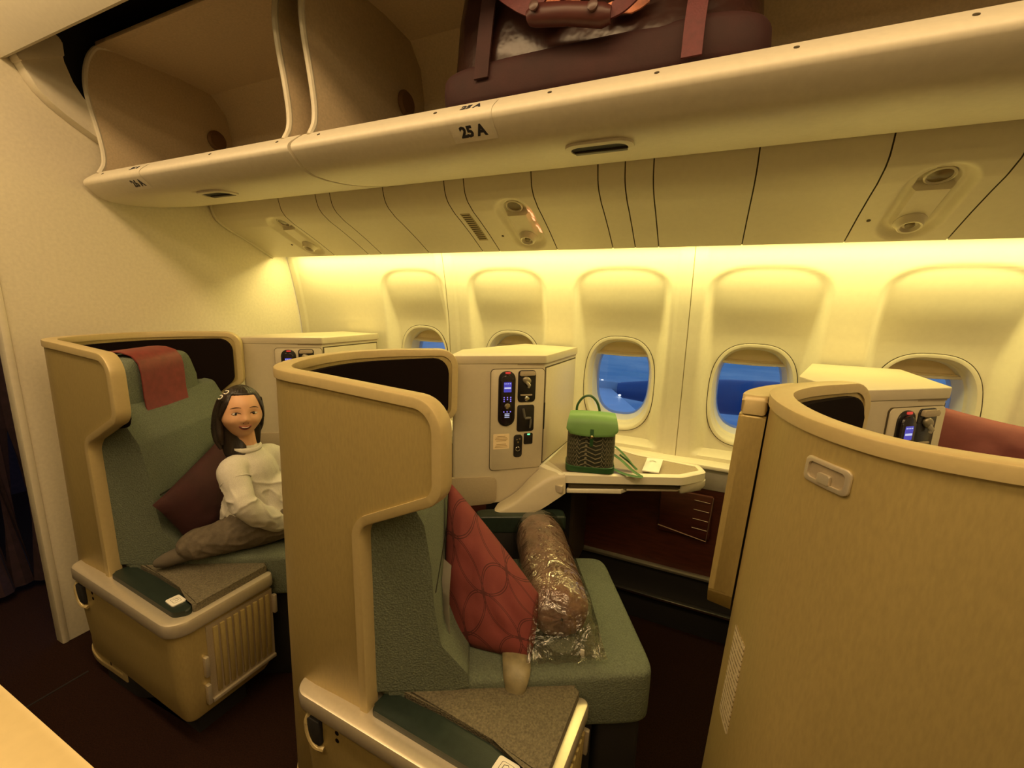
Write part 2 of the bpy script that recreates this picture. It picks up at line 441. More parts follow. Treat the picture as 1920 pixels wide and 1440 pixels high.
for s in SEAMS[1:4]:
    part('seam_backing', solid_sheet([[(x, wall_y(z) - 0.0035, z) for z in [-0.62 + 0.05 * k for k in range(20)]] for x in (s - 0.009, s + 0.009)], 0.004, (0, 1, 0)), MT['seam'], wall)
# sill strip and grey dado ledge under the panels
part('sill', B(-2.195, 2.0, 1.775, 1.85, -0.628, -0.613, bev=0.003), MT['cream'], wall)
lw = solo('trim_3', B(-2.195, 2.0, 1.795, 1.83, -0.72, -0.628, bev=0.003), mat('grey_dado', (0.36, 0.34, 0.28), 0.5), None, None, (0, 1.8, -0.72), kind='structure')
wlow = thing('wall_lower', None, None, (0, 1.80, -1.38), kind='structure')
part('panel', B(-2.195, 2.0, 1.80, 1.84, -1.10, -0.72), MT['wood'], wlow, smooth=0)
part('ledge', B(-2.195, 2.0, 1.775, 1.84, -1.112, -1.10, bev=0.002), mat('ledge_metal', (0.25, 0.22, 0.17), 0.35, metal=0.6), wlow)
part('kick_panel', B(-2.195, 2.0, 1.79, 1.84, -1.38, -1.112), MT['blackmatt'], wlow, smooth=0)
part('kick_rail', B(-2.195, 2.0, 1.765, 1.79, -1.25, -1.238, bev=0.003), MT['steel'], wlow)
bm = NB(); box(bm, -2.2, 2.0, 1.90, 2.08, -1.38, -0.62); box(bm, -2.2, 2.0, 2.06, 2.08, -0.62, 0.36) if False else None
part('backing', bm, MT['blackmatt'], wlow, smooth=0)

def sup(hw, hh, n=72, ex=EXPO):
    return [(hw * sqpow(math.cos(2*PI*k/n), 2/ex), hh * sqpow(math.sin(2*PI*k/n), 2/ex)) for k in range(n)]
glass = bpy.data.materials.new('cabin_glass'); glass.use_nodes = True
n = glass.node_tree.nodes; l = glass.node_tree.links; n.clear()
go = n.new('ShaderNodeOutputMaterial'); tr = n.new('ShaderNodeBsdfTransparent'); gl = n.new('ShaderNodeBsdfGlossy'); mxs = n.new('ShaderNodeMixShader')
tr.inputs[0].default_value = (0.93, 0.97, 1, 1); gl.inputs['Roughness'].default_value = 0.03
fr = n.new('ShaderNodeFresnel'); fr.inputs[0].default_value = 1.35
l.new(fr.outputs[0], mxs.inputs[0]); l.new(tr.outputs[0], mxs.inputs[1]); l.new(gl.outputs[0], mxs.inputs[2]); l.new(mxs.outputs[0], go.inputs[0])
shade_m = mat('window_shade_plastic', (0.74, 0.62, 0.36), 0.5, var=0.03)
reveal_m = mat('window_reveal', (0.72, 0.72, 0.70), 0.4, var=0.02)
for i, c in enumerate(WX):
    wname = 'window_%d' % (i + 1)
    t = thing(wname, None, None, (c, 1.9, ZC - HH), kind='structure')
    # flange + funnel
    bm = NB(); rows = []
    spec = [(0.153, 0.212, ZC, 0.000), (0.152, 0.211, ZC, -0.004), (0.149, 0.208, ZC, -0.005), (0.141, 0.199, ZC, -0.003), (0.136, 0.192, ZC + 0.003, 0.010), (0.133, 0.188, ZC + 0.005, 0.022), (0.1335, 0.1885, ZC + 0.005, 0.030), (0.128, 0.181, ZC + 0.008, 0.040)]
    for hw, hh, zc, d in spec:
        rows.append([(c + a, surf(c + a * 0.999, zc + b) * (1 - sstep(0.0, 0.03, d)) + (surf(c, ZC) + 0.0) * sstep(0.0, 0.03, d) + d, zc + b) for a, b in sup(hw, hh)])
    loft(bm, rows, close_u=True)
    part('bezel', bm, MT['cream'], t, smooth=40)
    yb = surf(c, ZC)
    bm = NB()
    loft(bm, [[(c + a, yb + d, ZC + 0.008 + b) for a, b in sup(hw, hh)] for hw, hh, d in ((0.128, 0.181, 0.040), (0.124, 0.176, 0.060), (0.117, 0.167, 0.105), (0.113, 0.163, 0.12))], close_u=True)
    part('reveal', bm, reveal_m, t, smooth=60)
    bm = NB()
    tube(bm, [(c + a, surf(c + a, ZC + b) - 0.0012, ZC + b) for a, b in sup(0.1535, 0.2125, 96)], 0.0016, 6, closed=True)
    part('gasket', bm, MT['gap'], t)
    part('pane', PR([(c + a, ZC + 0.008 + b) for a, b in sup(0.118, 0.168)], yb + 0.098, yb + 0.102, plane='XZ'), glass, t, smooth=0)
    # blind lowered a few centimetres
    zs = -0.212; bm = NB(); rows = []
    for k in range(13):
        a = -0.126 + 0.252 * k / 12; zt = ZC + 0.008 + 0.179 * max(0.0, 1 - (abs(a) / 0.1275) ** EXPO) ** (1 / EXPO)
        zb = zs - 0.006 * (1 - (a / 0.126) ** 2)
        zt = max(zt, zb + 0.002)
        rows.append([(c + a, yb + 0.046 + 0.012 * (1 - (a / .126) ** 2), zb), (c + a, yb + 0.046 + 0.012 * (1 - (a / .126) ** 2), zb + 0.008), (c + a, yb + 0.052 + 0.014 * (1 - (a / .126) ** 2), zb + 0.012) if zt > zb + 0.013 else (c + a, yb + 0.052, zt), (c + a, yb + 0.056 + 0.008 * (1 - (a / .126) ** 2), zt)])
    bl_ = part('blind', solid_sheet(rows, 0.004, (0, 1, 0)), shade_m, t)
    part('blind_lip', T([(c + a, yb + 0.043 + 0.010 * (1 - (a / .126) ** 2), zs - 0.002 - 0.006 * (1 - (a / 0.126) ** 2)) for a in [-0.121 + 0.0242 * k for k in range(11)]], 0.0055, 8), MT['cream'], bl_)

# ---------------- outside: wing, engine and its lights
wing_m = mat('wing_paint', (0.45, 0.50, 0.55), 0.5, var=0.16, vs=0.6)
wg = thing('aircraft_wing', 'blue-grey aircraft wing sweeping away outside the windows', 'wing', (0, 9, -2.5))
LE = lambda y: 1.80 - 0.465 * (y - 3.0)
def slab(y0, y1, f0, f1, z, th):
    P = []; ys = [y0 + (y1 - y0) * k / 6 for k in range(7)]
    bm = NB()
    rows = [[(LE(y) + f0, y, z(y)), (LE(y) + f1, y, z(y))] for y in ys]
    V = loft(bm, rows); R2 = [[(p[0], p[1], p[2] - th) for p in r] for r in rows]; loft(bm, R2)
    bmesh.ops.convex_hull(bm, input=bm.verts[:]) if False else None
    return solid_sheet(rows, th, (0, 0, -1))
zw = lambda y: -2.25 + 0.012 * (y - 9)
part('wing_skin', slab(2.6, 26, -9.0, -0.75, zw, 0.3), wing_m, wg)
part('slat_gap', slab(2.6, 26, -0.80, -0.6, lambda y: zw(y) - 0.08, 0.1), mat('gap_navy', (0.02, 0.03, 0.06), 0.8), wg)
part('slat', slab(2.6, 26, -0.66, 0.0, lambda y: zw(y) - 0.02, 0.12), mat('slat_metal', (0.62, 0.68, 0.72), 0.4, var=0.1, vs=0.8), wg)
lampm = mat('lamp_white', (1, 1, 1), 0.4, emit=(1.0, 0.95, 0.85), es=2)
for y in (10.6, 12.4, 13.3):
    bm = NB(); superbox(bm, LE(y) - 0.05, y, zw(y) + 0.03, 0.035, 0.06, 0.02, 1, 1, 12, 8); part('wing_lamp', bm, lampm, wg)
eng = thing('engine_nacelle', 'dark blue engine nacelle hanging ahead of the wing', 'engine', (0.6, 11.6, -2.6))
prof = [(0.20, -2.0), (0.30, -1.2), (0.38, -0.4), (0.43, 0.6), (0.44, 1.6), (0.41, 2.2), (0.37, 2.45), (0.33, 2.38)]
part('cowl', LT(prof, (0.0, 11.6, -2.18), (1, 0, 0.04), 40), mat('nacelle_paint', (0.06, 0.11, 0.24), 0.35, var=0.1, vs=1), eng)
part('inlet_lip', LT([(0.415, 2.19), (0.42, 2.26), (0.39, 2.47), (0.36, 2.485), (0.33, 2.4)], (0.0, 11.6, -2.18), (1, 0, 0.04), 40), mat('inlet_metal', (0.4, 0.5, 0.65), 0.25, metal=0.6), eng)
part('pylon', B(-2.6, -1.2, 11.54, 11.66, -2.45, -2.05, bev=0.03), wing_m, eng)

# ---------------- overhead service panels (row above the windows)
PP = [(1.360, 0.425), (1.366, 0.395), (1.374, 0.368), (1.392, 0.346), (1.435, 0.319), (1.484, 0.298), (1.56, 0.262), (1.61, 0.236), (1.665, 0.207)]
pd = [0.0]
for a, b in zip(PP, PP[1:]): pd.append(pd[-1] + math.hypot(b[0] - a[0], b[1] - a[1]))
PL = pd[-1]
def pp(s):
    for i in range(len(PP) - 1):
        if s <= pd[i+1] + 1e-9:
            k = (s - pd[i]) / (pd[i+1] - pd[i]); a, b = PP[i], PP[i+1]
            ty, tz = (b[0] - a[0]) / (pd[i+1] - pd[i]), (b[1] - a[1]) / (pd[i+1] - pd[i])
            return a[0] + (b[0] - a[0]) * k, a[1] + (b[1] - a[1]) * k, tz, -ty      # y, z, outward normal (y, z)
    return PP[-1][0], PP[-1][1], tz, -ty
def pn(s):
    ys = [pp(max(0, min(PL, s + d))) for d in (-0.02, -0.01, 0, 0.01, 0.02)]
    ny = sum(q[2] for q in ys); nz = sum(q[3] for q in ys); ll = math.hypot(ny, nz)
    return ny / ll, nz / ll
def pxyz(x, s, h=0.0):
    y, z, _, _ = pp(s); ny, nz = pn(s); return Vector((x, y + ny * h, z + nz * h))
PS = [-2.195, -1.735, -1.515, -1.435, -1.165, -0.892, -0.812, -0.561, -0.344, -0.263, -0.182, 0.082, 0.360, 0.60, 0.86, 1.14, 1.42, 1.7, 2.0]
UNITS = [(-1.830, 0.237), (-0.660, 0.237), (0.488, 0.237)]     # centres: x, arc length
psu = thing('overhead_service_panel', 'row of cream overhead service panels running above the windows', 'panel', (0, 1.5, 0.2))
def oval(x, s, cx, cs, hw, hl):
    """signed inside distance of a stadium along s"""
    ds = max(0, abs(s - cs) - (hl - hw)); return hw - math.hypot(x - cx, ds)
for a, b in zip(PS, PS[1:]):
    x0, x1 = a + 0.0018, b - 0.0018
    u = [q for q in UNITS if a < q[0] < b]
    nx = max(6, int((x1 - x0) / (0.004 if u else 0.03))); nsn = 70 if u else 30
    rows = []
    for j in range(nsn + 1):
        s = PL * j / nsn; r = []
        for i in range(nx + 1):
            x = x0 + (x1 - x0) * i / nx; h = 0.0
            for cx, cs in u:
                o1 = oval(x, s, cx, cs, 0.074, 0.150)
                o2 = oval(x, s, cx, cs, 0.040, 0.118)
                h -= 0.020 * sstep(-0.001, 0.022, o1)
                if s > cs - 0.055: h += 0.014 * sstep(-0.004, 0.006, o2) * sstep(cs - 0.058, cs - 0.05, s)
                else: h -= 0.012 * sstep(-0.002, 0.006, o2)
            r.append(pxyz(x, s, h))
        rows.append(r)
    bm = NB(); loft(bm, rows)
    part('panel', bm, MT['cream'], psu, smooth=50)
# dark backing behind the panel joints, lower return edge
for x in PS[1:-1]:
    part('joint_backing', solid_sheet([[pxyz(x + e, PL * j / 24, -0.004) for j in range(25)] for e in (-0.012, 0.012)], 0.004, (0, 0.3, 0.95)), MT['gap'], psu)
rows = [[pxyz(x, PL * j / 24, -0.05) for j in range(25)] for x in (-2.198, 2.0)]
part('backing', solid_sheet(rows, 0.004, (0, 0.3, 0.95)), MT['gap'], psu)
part('end_trim', T([pxyz(-2.192, PL * j / 20, 0.002) for j in range(21)], 0.007, 8), MT['cream'], psu)
lens = mat('reading_lens', (0.16, 0.12, 0.05), 0.15, var=0.05)
for q, (cx, cs) in enumerate(UNITS):
    ny, nz = pn(cs - 0.085); c0 = pxyz(cx, cs - 0.085, -0.030)
    lp = part('reading_light', LT([(0.031, 0.0), (0.031, 0.009), (0.027, 0.011), (0.025, 0.006)], c0, (0, ny, nz), 28), MT['cream'], psu)
    part('lens', LT([(0.0245, 0.0), (0.0245, 0.0065), (0.012, 0.0075), (0.002, 0.008)], c0, (0, ny, nz), 24), lens, lp)
    ny, nz = pn(cs + 0.075); c1 = pxyz(cx, cs + 0.075, -0.010)
    nz_ = part('air_nozzle', LT([(0.036, 0.0), (0.036, 0.006), (0.031, 0.011), (0.029, 0.022), (0.026, 0.025), (0.022, 0.024), (0.018, 0.014), (0.004, 0.013)], c1, (0, ny, nz), 28), MT['cream'], psu)
    part('nozzle_core', LT([(0.011, 0.012), (0.011, 0.019), (0.004, 0.022)], c1, (0, ny, nz), 16), lens, nz_)
    c2 = pxyz(cx - 0.098, cs + 0.055, 0.0005); ny, nz = pn(cs)
    part('screw', LT([(0.005, 0), (0.005, 0.001), (0.001, 0.0012)], c2, (0, ny, nz), 12), MT['gap'], psu)
# lit seat-belt and no-smoking pictograms beside the middle unit
sgn = mat('sign_glow', (0.8, 0.3, 0.15), 0.5, emit=(1.0, 0.36, 0.16), es=1.6)
cx, cs = UNITS[1]
for s0, s1, dx in ((0.160, 0.172, 0.0), (0.176, 0.200, 0.004), (0.205, 0.222, 0.001), (0.250, 0.262, 0.002), (0.266, 0.292, 0.005)):
    rows = [[pxyz(cx + 0.054 + dx + e, s0 + (s1 - s0) * k / 3, -0.0105 + 0.004 * (1 if e > 0 else -0.5)) for k in range(4)] for e in (-0.005, 0.006)]
    part('lit_pictogram', solid_sheet(rows, 0.001, (0, -0.5, -0.8)), sgn, psu)
# speaker grille
gx = (PS[5] + PS[6]) / 2
gr = part('speaker_grille', solid_sheet([[pxyz(gx + e, 0.145 + 0.17 * k / 10, 0.0006) for k in range(11)] for e in (-0.020, 0.020)], 0.001, (0, -0.5, -0.8)), mat('grille_beige', (0.45, 0.38, 0.22), 0.6), psu)
for k in range(13):
    s = 0.150 + 0.0125 * k
    part('grille_slot', solid_sheet([[pxyz(gx + e, s + f, 0.0019) for f in (0, 0.005)] for e in (-0.017, 0.017)], 0.0005, (0, -0.5, -0.8)), MT['gap'], gr, smooth=0)

# ---------------- overhead bins, swung open
LIP = [(0.938, 0.444), (0.922, 0.432), (0.904, 0.417), (0.896, 0.409), (0.892, 0.401), (0.892, 0.394), (0.896, 0.387), (0.928, 0.359), (0.945, 0.350), (0.970, 0.3445), (1.02, 0.344), (1.08, 0.349), (1.14, 0.358), (1.21, 0.373), (1.28, 0.390), (1.345, 0.409), (1.37, 0.43), (1.40, 0.45), (0.96, 0.430), (0.948, 0.438)]
ENDP = [(0.934, 0.436), (0.952, 0.47), (0.957, 0.51), (0.953, 0.56), (0.946, 0.61), (0.936, 0.67), (0.931, 0.73), (0.936, 0.78), (0.948, 0.825), (0.965, 0.86), (0.99, 0.885), (1.06, 0.90), (1.40, 0.90), (1.47, 0.80), (1.48, 0.60), (1.42, 0.445)]
def make_bin(name, label, x0, x1, e0, e1, latchx, lw_, txt, tx, screws, disc):
    t = thing(name, label, 'overhead bin', ((x0 + x1) / 2, 1.15, 0.34), 'overhead bins standing open above the seats')
    part('tub', PR(LIP, x0, x1, plane='YZ'), MT['binwhite'], t, smooth=50)
    for ex in (e0, e1):
        ep = part('end_wall', PR(ENDP, ex - 0.006, ex + 0.006, bev=0.002, plane='YZ'), MT['binlining'], t)
        part('edge_piping', T([(ex, p[0] - 0.001, p[1]) for p in cat([(y, z, 0) for y, z in ENDP[:12]], 3)], 0.0085, 8, up=(1, 0, 0)), MT['binwhite'], ep)
    part('back_wall', solid_sheet([[(x, y, z) for y, z in ((1.39, 0.445), (1.43, 0.52), (1.455, 0.62), (1.46, 0.72), (1.44, 0.82), (1.38, 0.885), (1.25, 0.895), (0.99, 0.888))] for x in (e0, e1)], 0.01, (0, 0.6, 0.8)), MT['binlining'], t)
    part('top_rail', B(e0, e1, 0.975, 1.0, 0.885, 0.90, bev=0.004), MT['binlining'], t)
    # latch cup on the underside
    cy = 1.012; cz = 0.3435
    ring = rpoly([(latchx - lw_, cy - 0.040, 0.034), (latchx + lw_, cy - 0.040, 0.034), (latchx + lw_, cy + 0.040, 0.034), (latchx - lw_, cy + 0.040, 0.034)], 8)
    inn = rpoly([(latchx - lw_ + 0.012, cy - 0.028, 0.026), (latchx + lw_ - 0.012, cy - 0.028, 0.026), (latchx + lw_ - 0.012, cy + 0.028, 0.026), (latchx - lw_ + 0.012, cy + 0.028, 0.026)], 8)
    tilt = lambda bm: (bmesh.ops.rotate(bm, cent=(latchx, cy, cz), matrix=Matrix.Rotation(math.radians(2), 3, 'X'), verts=bm.verts[:]), bm)[1]
    bm = NB(); V = []
    rows = [[(p[0], p[1], cz - h) for p in pl] for pl, h in ((ring, -0.002), (ring, 0.004), (inn, 0.006), (inn, -0.001))]
    loft(bm, rows, close_u=True)
    lt = part('latch_bezel', tilt(bm), MT['binwhite'], t)
    part('latch_cup', tilt(PR(inn, cz - 0.0025, cz + 0.001)), MT['blackmatt'], lt, smooth=0)
    part('latch_paddle', tilt(B(latchx - lw_ + 0.016, latchx + lw_ - 0.016, cy + 0.010, cy + 0.026, cz - 0.007, cz - 0.002, bev=0.002)), mat('paddle_' + name, (0.05, 0.035, 0.02), 0.5), lt)
    # row numbers
    up = Vector((0, -0.032, 0.028)).normalized(); upt = Vector((0, 0.040, 0.035)).normalized()
    part('row_number', text_mesh(txt, 0.033, (tx, 0.9115, 0.3735), (1, 0, 0), up, 0.0012, 0.0016), MT['ink'], t, smooth=0)
    part('row_number', text_mesh(txt, 0.026, (tx - 0.005, 0.910, 0.4222), (1, 0, 0), upt, 0.0012, 0.0012), MT['ink'], t, smooth=0)
    cardp = [(0.9255, 0.4360), (0.904, 0.4180), (0.8955, 0.4095), (0.8913, 0.401), (0.8913, 0.394), (0.8955, 0.3865), (0.928, 0.3582)]
    part('number_card', solid_sheet([[(x, y, z) for y, z in cardp] for x in (tx - 0.055, tx + 0.055)], 0.0008, (0, -0.7, -0.1)), MT['binwhite'], t)
    for sxx in screws:
        part('screw', LT([(0.0045, 0), (0.0045, 0.0012), (0.001, 0.0014)], (sxx, 0.913, 0.4248), (0, -0.66, 0.75), 12), MT['gap'], t)
    part('hinge_cap', LT([(0.042, 0), (0.042, 0.006), (0.034, 0.014), (0.01, 0.016)], disc, (1, 0, 0), 24), mat('hinge_brown_' + name, (0.16, 0.08, 0.03), 0.6), t)
    return t
make_bin('overhead_bin', 'empty open overhead bin numbered 26 A next to the bulkhead', -2.175, -1.085, -2.15, -1.145, -1.585, 0.075, '26 A', -1.855, (-1.15, -1.45, -2.08), (-2.142, 1.385, 0.695))
make_bin('overhead_bin', 'open overhead bin numbered 25 A holding a dark red duffel bag', -1.072, 1.0, -1.045, 0.985, -0.255, 0.075, '25 A', -0.518, (-0.99, -0.62, -0.34, -0.13, 0.09, 0.31), (-1.037, 1.345, 0.672))
# dark recess behind the bins
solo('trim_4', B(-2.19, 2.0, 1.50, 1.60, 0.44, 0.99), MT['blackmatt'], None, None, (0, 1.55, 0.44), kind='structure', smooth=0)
# swooping bracket at the bulkhead end
arm = rpoly([(0.752, 0.772, 0.01), (0.770, 0.733, 0.0), (0.782, 0.70, 0.0), (0.800, 0.672, 0), (0.826, 0.643, 0), (0.860, 0.617, 0), (0.905, 0.588, 0), (0.955, 0.560, 0), (1.02, 0.53, 0), (1.02, 0.60, 0), (0.985, 0.625, 0), (0.945, 0.655, 0), (0.915, 0.69, 0), (0.893, 0.73, 0), (0.880, 0.79, 0), (0.876, 0.852, 0.014), (0.850, 0.868, 0.012)])
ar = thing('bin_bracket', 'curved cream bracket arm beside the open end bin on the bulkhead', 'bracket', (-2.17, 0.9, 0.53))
part('recess', PR([(0.745, 0.99), (0.752, 0.775), (0.80, 0.68), (0.86, 0.63), (0.955, 0.575), (1.40, 0.46), (1.40, 0.99)], -2.1985, -2.186, plane='YZ'), MT['blackmatt'], ar, smooth=0)  # flat black plate, stands in for the shade between arm and bin
part('arm', PR(arm, -2.199, -2.150, bev=0.004, plane='YZ'), MT['binwhite'], ar)
cap = rpoly([(0.748, 0.774, 0.01), (0.764, 0.738, 0.004), (0.880, 0.806, 0.004), (0.880, 0.856, 0.014), (0.850, 0.872, 0.012)])
part('end_cap', PR(cap, -2.199, -2.142, bev=0.004, plane='YZ'), MT['binwhite'], ar)
# ================================================================== seats (modelled once for the middle row, copied one pitch fore and aft)
SHP = Path([(-0.408, 0.632), (-0.50, 0.633), (-0.60, 0.634), (-0.70, 0.635), (-0.79, 0.637), (-0.868, 0.662), (-0.925, 0.735), (-0.955, 0.84), (-0.954, 0.945), (-0.918, 1.030), (-0.858, 1.110), (-0.795, 1.178), (-0.748, 1.222)])
SL = SHP.L
def shell_outline(ins=0.0):
    c = [(0, -0.368, 0.055), (0.205, -0.468, 0.045), (0.205, -1.34, 0.0), (SL - 0.17, -1.34, 0.0), (SL - 0.17, -0.455, 0.03), (SL, -0.385, 0.045), (SL, -0.157, 0.06), (SL - 0.2, -0.155, 0.0), (0.35, -0.157, 0), (0.0, -0.175, 0.065)]
    if ins: c = offset_poly(c, ins)
    return rpoly(c, 8)
ANG = math.radians(28); U = Vector((math.cos(ANG), math.sin(ANG), 0)); Vv = Vector((-math.sin(ANG), math.cos(ANG), 0))
SO = Vector((-0.555, 0.962, 0))
def loc(a, b, z): return SO + U * a + Vv * b + Vector((0, 0, z))
SM = Matrix((U, Vv, Vector((0, 0, 1)))).transposed().to_4x4(); SM.translation = SO
def lt_(bm): bmesh.ops.transform(bm, matrix=SM, verts=bm.verts[:]); return bm
def cushion(poly, w0, w1, r, plane_seg=5, puff=0.0):
    """(a,z) side profile extruded across the seat with rounded edges"""
    bm = NB(); prism(bm, poly, w0, w1, r, plane_seg, plane='XZ'); return lt_(bm)
def softbox(a0, a1, b0, b1, z0, z1, e=0.22, fn=None, nu=48, nv=24):
    bm = NB(); superbox(bm, (a0+a1)/2, (b0+b1)/2, (z0+z1)/2, (a1-a0)/2, (b1-b0)/2, (z1-z0)/2, e, e, nu, nv, fn); return lt_(bm)
def rot_about(bm, cen, deg, axis='Z'):
    bmesh.ops.rotate(bm, cent=cen, matrix=Matrix.Rotation(math.radians(deg), 3, axis), verts=bm.verts[:]); return bm

def make_seat(label):
    t = thing('business_class_seat', label, 'seat', (-0.55, 0.95, -1.38), 'business class seats along the window side')
    sh = part('shell', curved(SHP, shell_outline(0.004), -0.015, 0.015, 0.003), MT['shell'], t)
    part('edge_trim', curved(SHP, shell_outline(0), -0.019, 0.0195, 0.004, inner=shell_outline(0.021)), MT['trim'], sh)
    lin = [(0.035, -0.40, 0.03), (SL - 0.20, -0.52, 0.03), (SL - 0.033, -0.365, 0.045), (SL - 0.033, -0.184, 0.05), (0.035, -0.196, 0.05)]
    part('inner_lining', curved(SHP, rpoly(lin, 8), -0.030, -0.014, 0.004), MT['lining'], t)
    # curved monitor housing on the outside of the shell, with latch
    s0 = SHP.find(lambda p: abs(p.y - 0.925) + (0 if p.x < -0.9 else 9)); s1 = SHP.find(lambda p: abs(p.y - 1.12) + (0 if p.x < -0.8 else 9))
    hs = part('monitor_housing', curved(SHP, rpoly([(s0, -0.60, 0.02), (s0 + 0.03, -0.655, 0.03), (s1, -0.70, 0.04), (s1, -0.205, 0.004), (s0, -0.205, 0.004)]), 0.019, 0.066, 0.012, seg=4), MT['shell'], t)
    part('housing_cap', curved(SHP, rpoly([(s0, -0.203, 0.0), (s1, -0.203, 0.0), (s1, -0.166, 0.01), (s0, -0.166, 0.01)]), 0.020, 0.064, 0.007, seg=3), MT['trim'], hs)
    sm = (s0 + s1) / 2 - 0.02
    part('latch', curved(SHP, rpoly([(sm, -0.56, 0.008), (sm + 0.03, -0.56, 0.008), (sm + 0.03, -0.48, 0.008), (sm, -0.48, 0.008)]), 0.062, 0.074, 0.003), MT['steel'], hs)
    # recessed pull on the back of the shell
    px0 = SHP.find(lambda p: abs(p.y - 0.800) + (0 if p.x < -0.85 else 9)); hp = px0 - 0.098
    o1 = rpoly([(hp - 0.034, -0.246, 0.009), (hp + 0.034, -0.246, 0.009), (hp + 0.034, -0.208, 0.009), (hp - 0.034, -0.208, 0.009)], 5); i1 = rpoly([(hp - 0.027, -0.239, 0.006), (hp + 0.027, -0.239, 0.006), (hp + 0.027, -0.215, 0.006), (hp - 0.027, -0.215, 0.006)], 5)
    pl = part('pull_cup', curved(SHP, o1, 0.014, 0.019, 0.002, inner=i1), MT['rim'], t)
    part('cup_floor', curved(SHP, i1, 0.0145, 0.0158, 0), MT['insert'], pl)
    part('pull_tab', curved(SHP, rpoly([(hp - 0.009, -0.240, 0.002), (hp + 0.009, -0.240, 0.002), (hp + 0.009, -0.226, 0.002), (hp - 0.009, -0.226, 0.002)]), 0.0155, 0.0205, 0.001), MT['rim'], pl)
    # notice plate low on the outside
    part('notice_plate', curved(SHP, rpoly([(px0 - 0.005, -0.80, 0.004), (px0 + 0.05, -0.80, 0.004), (px0 + 0.05, -0.60, 0.004), (px0 - 0.005, -0.60, 0.004)]), 0.0145, 0.0165, 0.0005), NOTICE, t)
    # backrest, head rest and its cover
    prof = rpoly([(0.022, -0.93, 0.04), (0.012, -0.86, 0.03), (-0.050, -0.78, 0.05), (-0.064, -0.68, 0), (-0.070, -0.58, 0), (-0.084, -0.48, 0.05), (-0.145, -0.36, 0.03), (-0.215, -0.345, 0.03), (-0.215, -0.55, 0), (-0.20, -0.93, 0.03)])
    prof = prof[::-1]
    br = part('backrest', cushion(prof, -0.250, 0.255, 0.030, 6), MT['green'], t)
    part('backrest_seam', T([loc(-0.0655, -0.22 + 0.044 * k, -0.665) for k in range(11)], 0.0028, 6), MT['blackmatt'], br)
    def hf(p):
        k = sstep(-0.02, 0.10, p.z); p.y *= 1 - 0.20 * k; return p
    part('headrest', softbox(-0.295, -0.142, -0.212, 0.180, -0.405, -0.195, 0.30, hf), MT['green'], t)
    cv = []
    for b_ in [-0.140 + 0.0205 * k for k in range(11)]:
        sl = 0.012 * abs(b_ + 0.037) / 0.1
        cv.append([loc(a_, b_, z_) for a_, z_ in ((-0.255, -0.182), (-0.22, -0.179), (-0.19, -0.181), (-0.158, -0.192), (-0.140, -0.216), (-0.1345, -0.25), (-0.1345, -0.29), (-0.135, -0.335), (-0.132, -0.372), (-0.120, -0.415 - sl))])
    part('headrest_cover', solid_sheet(cv, 0.004, tuple(U * 0.8 + Vector((0, 0, 0.5)))), MT['maroon'], t)
    # seat cushion and its foot
    def cf(p):
        p.z += 0.008 * (1 - (p.x / 0.26) ** 2) * (1 - (p.y / 0.25) ** 2) * (1 if p.z > 0 else 0); return p
    part('seat_cushion', softbox(-0.06, 0.475, -0.248, 0.248, -1.035, -0.878, 0.16, cf), MT['green'], t)
    part('leg_rest', softbox(0.33, 0.455, -0.235, 0.235, -1.34, -1.02, 0.2), MT['blackmatt'], t)
    part('seat_base', lt_(B(-0.15, 0.33, -0.22, 0.22, -1.38, -1.03, bev=0.01)), MT['blackmatt'], t)
    part('window_armrest', softbox(0.02, 0.34, 0.262, 0.325, -0.80, -0.735, 0.25), MT['leather'], t)
    part('armrest_support', lt_(B(-0.1, 0.33, 0.265, 0.325, -1.38, -0.795, bev=0.004)), MT['blackmatt'], t)
    # aisle-side console: body, metal rim, pads
    outl = [(-0.825, 0.585, 0.045), (-0.178, 0.562, 0.060), (-0.160, 0.878, 0.018), (-0.30, 0.842, 0.02), (-0.575, 0.690, 0.01), (-0.825, 0.690, 0.03)]
    def ring(ins): return rpoly(offset_poly(outl, ins), 8)
    bm = NB()
    rows = [[(p[0], p[1], z) for p in ring(i)] for i, z in ((0.012, -0.955), (0.012, -1.05), (0.018, -1.18), (0.026, -1.275), (0.034, -1.292))]
    V = loft(bm, rows, close_u=True); bm.faces.new(V[-1]); bm.faces.new(V[0])
    bd = part('console_body', bm, MT['shell'], t)
    part('plinth', PR(rpoly(offset_poly(outl, 0.07), 6), -1.38, -1.285), MT['blackmatt'], t)
    bm = NB()
    rows = [[(p[0], p[1], z) for p in ring(i)] for i, z in ((0.012, -0.972), (0.002, -0.972), (0.0, -0.966), (0.0, -0.938), (0.003, -0.931), (0.009, -0.929), (0.030, -0.929))]
    V = loft(bm, rows, close_u=True); bm.faces.new(V[-1]); bm.faces.new(V[0])
    part('console_rim', bm, MT['rim'], t)
    lea = rpoly([(-0.606, 0.617, 0.012), (-0.225, 0.598, 0.03), (-0.192, 0.632, 0.012), (-0.235, 0.650, 0.0), (-0.32, 0.664, 0.0), (-0.45, 0.672, 0.0), (-0.600, 0.672, 0.01)], 6)
    bm = PR(lea, -0.932, -0.912, 0.007, 3, top_bev_only=True)
    lp = part('leather_arm_pad', bm, MT['leather'], t)
    fab = rpoly([(-0.575, 0.678, 0.012), (-0.45, 0.676, 0), (-0.32, 0.668, 0), (-0.235, 0.654, 0), (-0.196, 0.634, 0.008), (-0.186, 0.872, 0.012), (-0.285, 0.858, 0.015), (-0.365, 0.795, 0.02), (-0.565, 0.696, 0.01)], 6)
    part('fabric_arm_pad', PR(fab, -0.934, -0.904, 0.011, 4, top_bev_only=True), MT['armfabric'], t)
